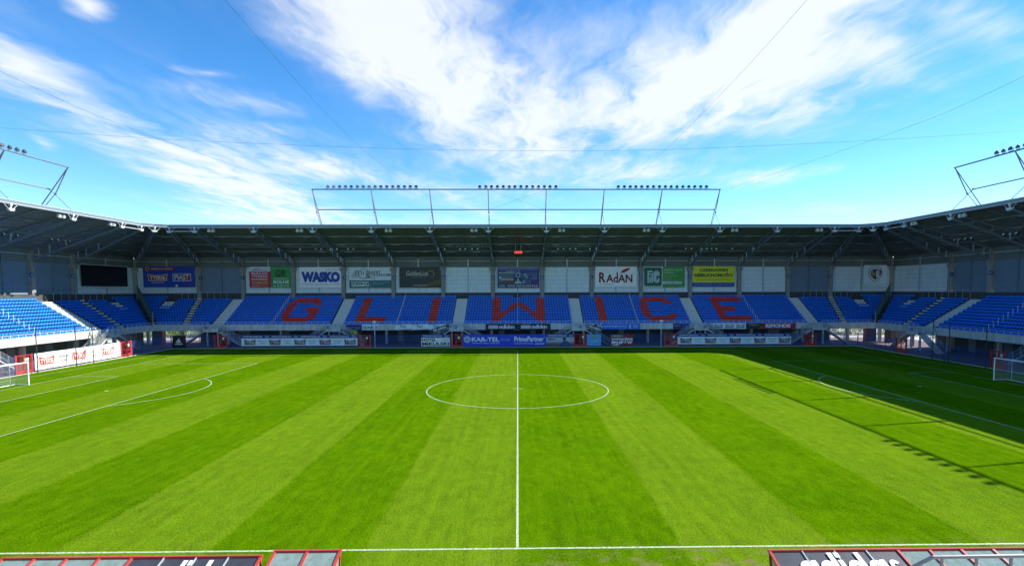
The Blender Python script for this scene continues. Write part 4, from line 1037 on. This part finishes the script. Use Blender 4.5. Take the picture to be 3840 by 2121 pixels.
def gate(label, loc, rz):
    t = thing('double_gate', label, 'gate', loc, rz, 'red double gates in the fence')
    for x in (-1.08,1.08): obj('post', MB().box(x-.06,x+.06,-.06,.06,0,2.36), GATE_R, t, False)
    for k in (0,1):
        x0, x1 = (-1.0,-.02) if k == 0 else (.02,1.0); m = MB()
        m.box(x0,x1,-.03,.03,.08,.17).box(x0,x1,-.03,.03,2.2,2.28).box(x0,x0+.08,-.03,.03,.17,2.2).box(x1-.08,x1,-.03,.03,.17,2.2).box(x0+.08,x1-.08,-.025,.025,1.0,1.06).box(x0+.08,x1-.08,-.012,.012,.17,.42)
        lf = obj('leaf', m, GATE_R, t, False); bars = MB()
        for i in range(9): xx = x0+.12+i*(x1-x0-.24)/8; bars.tube((xx,0,.42),(xx,0,2.2),.009,4,cap=False)
        obj('bars', bars, GATE_R, lf, False)
        if k:
            obj('notice', MB().box(x0+.3,x0+.62,-.06,-.045,1.62,1.92), WHITE, lf, False); obj('notice', MB().box(x0+.28,x0+.64,-.06,-.045,1.42,1.615), mat('notice_green', (.12,.42,.16), .6), lf, False)
gl = ['left of the long left brewery banner','right of the long left brewery banner','below landing K beside hotel banner','below landing L beside photo banner','left of the long right brewery banner','right of the long right brewery banner']
for x, l in zip(gx, gl): gate('red double gate in far fence '+l, (x,39.6,0), 0)
for s in (-1,1):
    w = ('left','right')[s>0]; rz = R(90) if s < 0 else R(-90)
    gate('red double gate in %s end fence near the corner' % w, (s*60.2,28.82,0), rz); gate('red double gate in %s end fence behind the goal' % w, (s*60.2,11.67,0), rz)
THREAD = mat('net_thread_dark', (.02,.04,.03), .8); THREAD_W = mat('net_thread_white', (.55,.56,.56), .8)
for s in (-1,1):
    w = ('left','right')[s>0]
    t = thing('ball_stop_net', 'tall ball stop net on dark green posts behind the %s goal' % w, 'net', (s*59,12,0), group='ball stop nets')
    for y in (20.9,18.0,12.15,6.1,0.0): obj('post', MB().tube((s*59,y,0),(s*59,y,5.5),.055,8), NETGREEN, t)
    obj('brace', MB().tube((s*59,20.85,5.0),(s*59,18.6,.05),.035,6), NETGREEN, t)
    m = MB()
    for k in range(150): m.tube((s*59,20.85-k*.14,.1),(s*59,20.85-k*.14,5.45),.004,3,cap=False)
    for k in range(39): m.tube((s*59,20.85,.1+k*.14),(s*59,0,.1+k*.14),.004,3,cap=False)
    n_ = obj('net', m, THREAD, t); n_['kind'] = 'stuff'
    g = thing('football_goal', 'white football goal with net at the %s end' % w, 'goal', (s*52.5,0,0), group='goals')
    for y in (-3.66,3.66): obj('post', MB().tube((s*52.5,y,0),(s*52.5,y,2.44),.06,10), WHITE, g)
    obj('crossbar', MB().tube((s*52.5,-3.72,2.44),(s*52.5,3.72,2.44),.06,10), WHITE, g)
    for y in (-3.9,3.9): obj('net_pole', MB().tube((s*54.7,y,0),(s*54.7,y,2.4),.035,6), GALV, g)
    obj('ground_bar', MB().tube((s*52.5,3.66,.04),(s*54.1,3.75,.04),.035,6).tube((s*54.1,3.75,.04),(s*54.1,-3.75,.04),.035,6).tube((s*54.1,-3.75,.04),(s*52.5,-3.66,.04),.035,6), WHITE, g)
    m = MB()
    for k in range(62): y = -3.66+k*.12; m.tube((s*54.1,y,.04),(s*54.0,y,2.3),.005,3,cap=False); m.tube((s*54.0,y,2.3),(s*52.5,y,2.44),.005,3,cap=False)
    for k in range(19): z = .12*k+.05; m.tube((s*54.08,-3.72,z),(s*54.08,3.72,z),.005,3,cap=False)
    for k in range(12): xx = 52.5+k*.125; m.tube((s*xx,-3.66,2.44-.09*k/12),(s*xx,3.66,2.44-.09*k/12),.005,3,cap=False)
    for yy in (-3.66,3.66):
        for k in range(13): xx = 52.5+k*.125; m.tube((s*xx,yy,.04),(s*xx,yy,2.4),.005,3,cap=False)
        for k in range(19): z = .12*k+.05; m.tube((s*52.5,yy,z),(s*54.08,yy,z),.005,3,cap=False)
    n_ = obj('net', m, THREAD_W, g); n_['kind'] = 'stuff'
for x, w in ((-25.05,'left'),(25.3,'right')):
    t = thing('camera_pole', 'slim white pole with small head at far fence, %s of centre' % w, 'pole', (x,39.95,0), group='white poles at the far fence')
    obj('pole', MB().tube((0,0,0),(0,0,4.4),.075,8,r2=.06), WHITE, t, False); obj('head', MB().box(-.3,.3,-.3,.3,4.38,4.6).box(-.16,.16,-.2,.2,4.6,4.66), WHITE, t, False)

# ------------------------------------------------------------------ floodlight masts and lamps
MB_ = STEEL_D
def mast(label, org, e, n_, posts, brace):
    org, e, nv = Vector(org), Vector(e), Vector(n_)      # e along the edge, nv away from the pitch
    P = lambda a, d, z: org+e*a+nv*d+Vector((0,0,z))
    t = thing('floodlight_mast', label, 'mast', org, group='tubular floodlight masts on the roofs')
    obj('top_beam', MB().tube(P(posts[0]-.1,.25,27.05),P(posts[-1]+.1,.25,27.05),.10,8), STEEL_D, t)
    obj('middle_beam', MB().tube(P(posts[0],2.95,24.05),P(posts[-1],2.95,24.05),.09,8), mat('mast_grey', (.2,.225,.25), .45), t)
    for a in posts:
        m = MB().tube(P(a,.25,27.05),P(a,6.1,20.55-1.25),.075,6).tube(P(a,.25,27.05),P(a,2.15,23.45),.075,6).tube(P(a,2.3,23.3),P(a,5.7,19.45),.05,6)
        m.tube(P(a,2.95,24.05),P(a,.05,21.1),.045,6)
        for d, z in ((2.95,24.05),(2.15,23.45)): m.tube(P(a,d-.07,z+.08),P(a,d+.07,z-.08),.12,8)
        obj('support_frame', m, mat('mast_grey', (.2,.225,.25), .45), t)
    for a, b in brace:
        obj('bracing_rod', MB().tube(P(a,.25,27.0),P(b,2.95,24.05),.015,4).tube(P(b,.25,27.0),P(a,2.95,24.05),.015,4), STEEL_D, t)
    return t
mast('long tubular floodlight mast on the far roof', (0,38,0), (1,0,0), (0,1,0), [-34.65+9.9*k for k in range(8)], [(-4.95,4.95)])
mast('tubular floodlight mast on the left end roof', (-61.5,0,0), (0,1,0), (-1,0,0), list(reversed(YS[1:7])), [])
mast('tubular floodlight mast on the right end roof', (61.5,0,0), (0,1,0), (1,0,0), list(reversed(YS[1:7])), [])
def floodlight():
    t = thing('floodlight', 'x', 'floodlight', group='floodlights on the masts')
    M = Matrix.Translation((0,-.08,.42)) @ Matrix.Rotation(R(65),4,'X')
    obj('housing', MB().lathe([(.08,-.24),(.16,-.2),(.27,.0),(.30,.12)], 12, M), BLACKP, t, False)
    obj('lens', MB().lathe([(.26,.121),(.255,.135)], 12, M), mat('lamp_glass', (.05,.055,.06), .3), t, False)
    obj('yoke', MB().beam((-.33,0,.08),(.33,0,.08),.07,.05).beam((-.33,0,.08),(-.33,-.05,.45),.05,.05).beam((.33,0,.08),(.33,-.05,.45),.05,.05).beam((0,0,-.05),(0,0,.1),.12,.12), STEEL_D, t, False)
    t.scale = (.88,.88,.88)
    return t
fl0 = floodlight(); used = []
def put_lamp(loc, rz, label, pitch=0):
    if not used: o = fl0; o.location = loc; o.rotation_euler = (0,0,rz); o['label'] = label; used.append(1)
    else: o = dup(fl0, loc, rz, label)
for wd, a, b, n in (('left',-32.03,-17.11,16),('middle',-6.34,6.58,14),('right',17.23,32.32,16)):
    for k in range(n):
        x = a+(b-a)*k/(n-1); put_lamp((x,38.2,27.1), R(random.uniform(-14,14)-x*1.0), 'floodlight on far roof mast, %s cluster, %s from left' % (wd, nth(k)))
for s in (-1,1):
    w = ('left','right')[s>0]
    for k in range(9): put_lamp((s*61.7,14.98-k*.98,27.1), R(-90*s)+R(random.uniform(-14,14)), 'floodlight on %s roof mast, %s lamp from the corner' % (w, nth(k)))
    if s > 0:
        for k in range(9): put_lamp((s*61.7,-9.6-k*.98,27.1), R(-90*s)+R(random.uniform(-14,14)), 'floodlight on right roof mast, farther cluster, %s lamp' % nth(k))
# spotlights on bars below the roofs
def spotlight():
    t = thing('spotlight', 'x', 'spotlight', group='spotlights under the roofs')
    M = Matrix.Translation((0,0,-.28)) @ Matrix.Rotation(R(62),4,'X')
    obj('can', MB().lathe([(.11,-.2),(.16,-.16),(.19,.1)], 10, M), BLACKP, t, False)
    obj('lens', MB().lathe([(.165,.101),(.16,.12)], 10, M), mat('spot_lens', (.85,.87,.88), .2), t, False)
    obj('hanger', MB().beam((0,0,-.2),(0,0,.52),.04,.04), STEEL_D, t, False)
    return t
sp0 = spotlight(); us = []
def put_spot(loc, rz, label):
    if not us: sp0.location = loc; sp0.rotation_euler = (0,0,rz); sp0['label'] = label; us.append(1)
    else: dup(sp0, loc, rz, label)
sx_ = [-44.9,-40.8,-37.87,-36.89,-35.17,-33.95,-31.85,-30.81,-15.0,-13.72,-10.84,-9.83,-8.55,-7.5,7.66,8.71,9.98,10.98,13.72,15.05,31.89,32.97,35.04,36.01,36.84,37.75,40.78,44.95]
for k, x in enumerate(sx_):
    q = k if k < 14 else 27-k
    put_spot((x,48.0,17.95), R(random.uniform(-12,12)), 'small round spotlight under far roof, %s from the %s' % (nth(q), 'left' if k < 14 else 'right'))
for s in (-1,1):
    w = ('left','right')[s>0]
    for k, y in enumerate((21.1,22.1,23.1,28.65,29.75,30.9,31.9)): put_spot((s*70.5,y,18.1), R(-90*s), 'small round spotlight under %s end roof, %s from the corner' % (w, nth(6-k)))
    obj('lamp_bar', MB().tube((s*70.5,20.4,18.32),(s*70.5,35.8,18.32),.06,6), GALV, stand[s])
for a, b in ((-54.4,-25.2),(-15.2,-5.1),(5.1,15.4),(25.2,54.4)): obj('lamp_bar', MB().tube((a,48,18.22),(b,48,18.22),.055,6), GALV, far)
# loudspeaker pairs under the roof edge
def speakers():
    t = thing('loudspeaker_pair', 'x', 'loudspeaker', group='loudspeaker pairs under the roof edge')
    for x in (-.34,.34):
        M = Matrix.Translation((x,0,-.1)) @ Matrix.Rotation(R(12),4,'X')
        obj('horn', MB().lathe([(.30,-.34),(.31,-.1),(.25,.12),(.12,.26)], 10, M), mat('speaker_grey', (.42,.45,.46), .5), t, False)
        obj('bracket', MB().beam((x,0,.12),(x,0,.62),.06,.06), STEEL_W, t, False)
    return t
ls0 = speakers(); ul = []
def put_sp(loc, rz, label):
    if not ul: ls0.location = loc; ls0.rotation_euler = (0,0,rz); ls0['label'] = label; ul.append(1)
    else: dup(ls0, loc, rz, label)
for k, x in enumerate((-52.04,-37.11,-22.03,-7.41,7.61,22.21,37.46,52.18)): put_sp((x,38.6,20.4),0,'pair of pale domed loudspeakers under far roof edge, %s from left' % nth(k))
for s in (-1,1):
    for k, y in enumerate((29.6,20.4)): put_sp((s*62.0,y,20.42),R(-90*s),'pair of pale domed loudspeakers under %s end roof edge, %s from corner' % (('left','right')[s>0], nth(k)))

# ------------------------------------------------------------------ cables strung over the pitch
CAB = mat('steel_cable', (.05,.055,.06), .5)
def cable(label, pts):
    pts = [Vector(p) for p in pts]; m = MB(); out = []
    for i in range(len(pts)-1):
        p0 = pts[max(0,i-1)]; p1 = pts[i]; p2 = pts[i+1]; p3 = pts[min(len(pts)-1,i+2)]
        for k in range(8):
            t = k/8; out.append(.5*((2*p1)+(p2-p0)*t+(2*p0-5*p1+4*p2-p3)*t*t+(3*p1-p0-3*p2+p3)*t**3))
    out.append(pts[-1]); m.path(out, .011, 4); tag(obj('overhead_cable', m, CAB), label, 'cable', 'steel cables over the pitch')
cable('thin steel cable crossing the sky from left mast to right mast', [(-61.6,5,27.6),(-55.2,5,27.43),(-38.54,5,26.33),(-16.93,5,25.43),(0,5,25.11),(16.27,5,25.26),(38.9,5,26.27),(55.7,5,27.37),(61.6,5,27.6)])
cable('outer left steel cable running back to the far mast', [(-37.6,38.2,27.7),(-38.54,5,26.37),(-38.0,-13.2,26.2),(-37.5,-45,28.5)])
cable('inner left steel cable running back to the far mast', [(-17.57,38.2,27.4),(-16.93,5,25.47),(-17.6,-20.6,27.6),(-17.5,-50,31)])
cable('inner right steel cable running back to the far mast', [(17.86,38.2,27.4),(16.27,5,25.3),(17.9,-20.5,27.8),(17.5,-50,31)])
cable('outer right steel cable running back to the far mast', [(36.25,38.2,27.2),(38.9,5,26.3),(37.5,-14.2,25.7),(37.5,-45,28.5)])

# ------------------------------------------------------------------ near side: dugouts, handrails, terrace below the camera
def glazing():
    m = bpy.data.materials.new('clear_sheet'); m.use_nodes = True; nt = m.node_tree; N = nt.nodes; L = nt.links; N.clear()
    out = N.new('ShaderNodeOutputMaterial'); tr = N.new('ShaderNodeBsdfTransparent'); tr.inputs[0].default_value = (.72,.82,.80,1)
    gl = N.new('ShaderNodeBsdfPrincipled'); gl.inputs['Base Color'].default_value = (.30,.38,.38,1); gl.inputs['Roughness'].default_value = .12
    tc = N.new('ShaderNodeTexCoord'); nz = N.new('ShaderNodeTexNoise'); nz.inputs['Scale'].default_value = 5; nz.inputs['Detail'].default_value = 6; L.new(tc.outputs['Object'], nz.inputs[0])
    mr = N.new('ShaderNodeMapRange'); mr.inputs[1].default_value = .35; mr.inputs[2].default_value = .7; mr.inputs[3].default_value = .45; mr.inputs[4].default_value = .75; L.new(nz.outputs['Fac'], mr.inputs[0])
    mx = N.new('ShaderNodeMixShader'); L.new(mr.outputs[0], mx.inputs[0]); L.new(tr.outputs[0], mx.inputs[1]); L.new(gl.outputs[0], mx.inputs[2]); L.new(mx.outputs[0], out.inputs[0]); return m
GLZ = glazing(); DARKP = mat('smoked_sheet', (.05,.052,.062), .4, noise=.2, nscale=4)
DUG_R = mat('dugout_red', (.42,.05,.04), .4)
def dugout(label, xs_, kinds, yf, zf, depth=1.95, slope=.3):
    t = thing('dugout', label, 'dugout', ((xs_[0]+xs_[-1])/2, yf-depth/2, 0), group='dugouts by the near touchline')
    P = lambda x, d, h=0: Vector((x, yf-d, zf-slope*d+h))
    for x0, x1, k in zip(xs_, xs_[1:], kinds):
        obj('roof_panel', MB().add([P(x0+.03,.02),P(x1-.03,.02),P(x1-.03,depth),P(x0+.03,depth),P(x0+.03,.02,-.012),P(x1-.03,.02,-.012),P(x1-.03,depth,-.012),P(x0+.03,depth,-.012)],[(0,1,2,3),(7,6,5,4),(0,4,5,1),(1,5,6,2),(2,6,7,3),(3,7,4,0)]), GLZ if k == 'c' else DARKP, t)
        obj('back_panel', MB().box(x0+.03,x1-.03,yf-depth-.02,yf-depth,.25,zf-slope*depth-.05), GLZ if k == 'c' else DARKP, t)
    for i, x in enumerate(xs_):
        edge = i in (0, len(xs_)-1); wdt = .075 if edge or kinds[min(i,len(kinds)-1)] == 'c' or kinds[i-1] == 'c' else .03
        mt = DUG_R if wdt > .05 else GALV
        obj('rib', MB().beam(P(x,0,.01),P(x,depth,.01),wdt,.06), mt, t)
        obj('rear_post', MB().beam((x,yf-depth-.01,0),(x,yf-depth-.01,zf-slope*depth),.06,.06), mt, t)
    obj('front_bar', MB().beam(P(xs_[0]-.04,-.03,.012),P(xs_[-1]+.04,-.03,.012),.08,.07), DUG_R, t)
    obj('rear_bar', MB().beam(P(xs_[0]-.04,depth+.03,.012),P(xs_[-1]+.04,depth+.03,.012),.07,.07), DUG_R, t)
    for x in (xs_[0],xs_[-1]):
        obj('front_post', MB().beam((x,yf-.5,0),P(x,.02,-.03),.06,.06), DUG_R, t)
        obj('side_panel', MB().add([(x,yf-.55,.2),(x,yf-depth,.2),P(x,depth,-.06),P(x,.1,-.06)],[(0,1,2,3)]), GLZ, t)
    obj('bench', MB().box(xs_[0]+.15,xs_[-1]-.15,yf-depth+.15,yf-depth+.6,.4,.46), mat('bench_blue', (.02,.06,.25), .5), t)
    return t, P
xl = [-15.2+.948*k for k in range(9)]; t, P = dugout('long red framed dugout at left with four smoked roof panels', xl, 'ccccdddd', -38.78, 2.16)
def roof_word(t, P, x0, x1, d0, hgt):
    A, Bq, w, h = STRIPEWORD
    for j, (vs, fs) in enumerate((A, Bq)):
        me = bpy.data.meshes.new('lettering'); me.from_pydata([P(x0+(x1-x0)*x/w, d0+hgt*(1-y/h), .035+.004*j) for x,y in vs],[],fs); obj('lettering', me, WHITE, t)
roof_word(t, P, -10.75, -7.95, .13, .95)
dugout('small two panel red framed shelter between left dugout and halfway line', [-7.3,-6.33,-5.35], 'cc', -38.55, 2.19)
xr = [7.6+.97*k for k in range(9)]; t, P = dugout('long red framed dugout at right with big white sportswear name', xr, 'ddddcccc', -38.84, 2.20)
roof_word(t, P, 8.22, 11.25, .09, .95)
m = MB(); prof = profile()
NEAR = extrude(prof, lambda d,z: (-58,-(FY+d),z), lambda d,z: (58,-(FY+d),z)); struct('near_terrace', NEAR, CONC)
for s in (-1,1):
    w = ('left','right')[s>0]; z = 5.36 if s > 0 else 5.2; y = -45.35
    t = thing('stair_handrail', 'grey tubular handrail in front of the camera at lower %s edge' % w, 'handrail', (s*8.5,y,3.86), group='near handrails')
    xs_ = 7.35 if s > 0 else 6.5
    obj('top_rail', MB().tube((s*(xs_-2.2),y,z-1.15),(s*xs_,y,z),.035,8).tube((s*xs_,y,z),(s*13,y,z+.03),.035,8), mat('handrail_grey', (.20,.21,.22), .5), t)
    for k in range(9): x = xs_+.17+k*.62; obj('post', MB().tube((s*x,y,3.42 if False else 3.86),(s*x,y,z),.026,8), mat('handrail_grey', (.20,.21,.22), .5), t)
    obj('lower_rail', MB().tube((s*xs_,y,z-.5),(s*13,y,z-.47),.02,6), mat('handrail_grey', (.20,.21,.22), .5), t)
    obj('base_plate', MB().box(min(s*5,s*13.1),max(s*5,s*13.1),y-.5,y+.62,3.8,3.87), CONC, t)

# ------------------------------------------------------------------ trees beyond the stands
BARK = mat('bark', (.09,.065,.045), .9, noise=.3, nscale=6, bump=.4)
def leafmat(k):
    m = bpy.data.materials.new('leaves'); m.use_nodes = True; nt = m.node_tree; b = nt.nodes['Principled BSDF']; b.inputs['Roughness'].default_value = .55
    g = nt.nodes.new('ShaderNodeNewGeometry'); r = nt.nodes.new('ShaderNodeValToRGB')
    r.color_ramp.elements[0].color = (.035*k,.085*k,.012,1); r.color_ramp.elements[1].color = (.13*k,.20*k,.02,1)
    nt.links.new(g.outputs['Random Per Island'], r.inputs[0]); nt.links.new(r.outputs[0], b.inputs['Base Color'])
    return m
LM = [leafmat(1.0), leafmat(1.25), leafmat(.8)]
def tree(x, y, h, label, k):
    t = thing('tree', label, 'tree', (x,y,0), group='trees beyond the stands'); rnd = random.Random(int(x*7+y))
    m = MB(); m.tube((0,0,-.1),(0,0,h*.32),.22,8,r2=.15); tips = []
    for i in range(7):
        a = i*.9+rnd.random(); L_ = h*rnd.uniform(.28,.42); z0 = h*rnd.uniform(.12,.34)
        q = Vector((math.cos(a)*L_*.6, math.sin(a)*L_*.6, z0+L_)); m.tube((0,0,z0), q, .08, 5, r2=.03); tips.append(q)
    m.tube((0,0,h*.32),(0,0,h*.8),.14,6,r2=.04); obj('trunk', m, BARK, t, False)
    tips += [Vector((0,0,h*.7)),Vector((0,0,h*.9))]+[Vector((rnd.uniform(-1,1)*h*.25,rnd.uniform(-1,1)*h*.25,h*rnd.uniform(.07,.8))) for _ in range(20)]
    c = MB()
    for q in tips:
        R_ = h*rnd.uniform(.09,.16)
        for _ in range(90):
            d = Vector((rnd.gauss(0,1),rnd.gauss(0,1),rnd.gauss(0,.8))).normalized()*R_*rnd.random()**.45; p = q+d
            u = Vector((rnd.gauss(0,1),rnd.gauss(0,1),rnd.gauss(0,1))).normalized(); v = u.orthogonal().normalized(); s_ = rnd.uniform(.13,.26)
            c.add([p-u*s_,p+v*s_*.5,p+u*s_,p-v*s_*.5],[(0,1,2,3)])
    obj('crown', c, LM[k % 3], t, False)
tp = [(66,66,6.5),(71,69,7.5),(75.5,66.5,6),(80,70,8),(84.5,66,6.5),(89.5,68,7.5),(95,63,7),(93,56,6.5),(99,52,7),(94,46,6)]
for s in (-1,1):
    for k, (x, y, h) in enumerate(tp): tree(s*x, y, h, 'green leafy tree seen under the %s corner stand, %s from the far side' % (('left','right')[s>0], nth(k)), k)
def shrub(x, y, h, label, k):
    t = thing('shrub', label, 'shrub', (x,y,0), group='shrubs beyond the corner stands'); rnd = random.Random(int(x*13+y*3))
    m = MB()
    for i in range(6): a = i*1.05; m.tube((0,0,-.05),(math.cos(a)*h*.35,math.sin(a)*h*.35,h*.7),.03,4,r2=.012)
    obj('stems', m, BARK, t, False); c = MB()
    for _ in range(1100):
        a, r = rnd.random()*6.283, rnd.random()**.5*h*.8*(1+.3*math.sin(3*rnd.random())); z = rnd.random()**.8*h*(1-.25*(r/h)**2)+.02
        p = Vector((math.cos(a)*r, math.sin(a)*r, z)); u = Vector((rnd.gauss(0,1),rnd.gauss(0,1),rnd.gauss(0,1))).normalized(); v = u.orthogonal().normalized(); q = rnd.uniform(.06,.13)
        c.add([p-u*q,p+v*q*.55,p+u*q,p-v*q*.55],[(0,1,2,3)])
    obj('foliage', c, LM[k % 3], t, False)
for s in (-1,1):
    for k, (x, y, h) in enumerate(((67.5,62.5,1.5),(70.2,63.2,1.9),(73.0,62.2,1.6),(75.8,63.0,2.0),(78.8,62.0,1.7),(81.8,61.0,1.9),(84.8,59.0,1.6),(86.5,55.0,1.8),(87.5,50.5,1.7))):
        shrub(s*x, y, h, 'low green shrub beyond the %s corner stand, %s along the row' % (('left','right')[s>0], nth(k)), k)
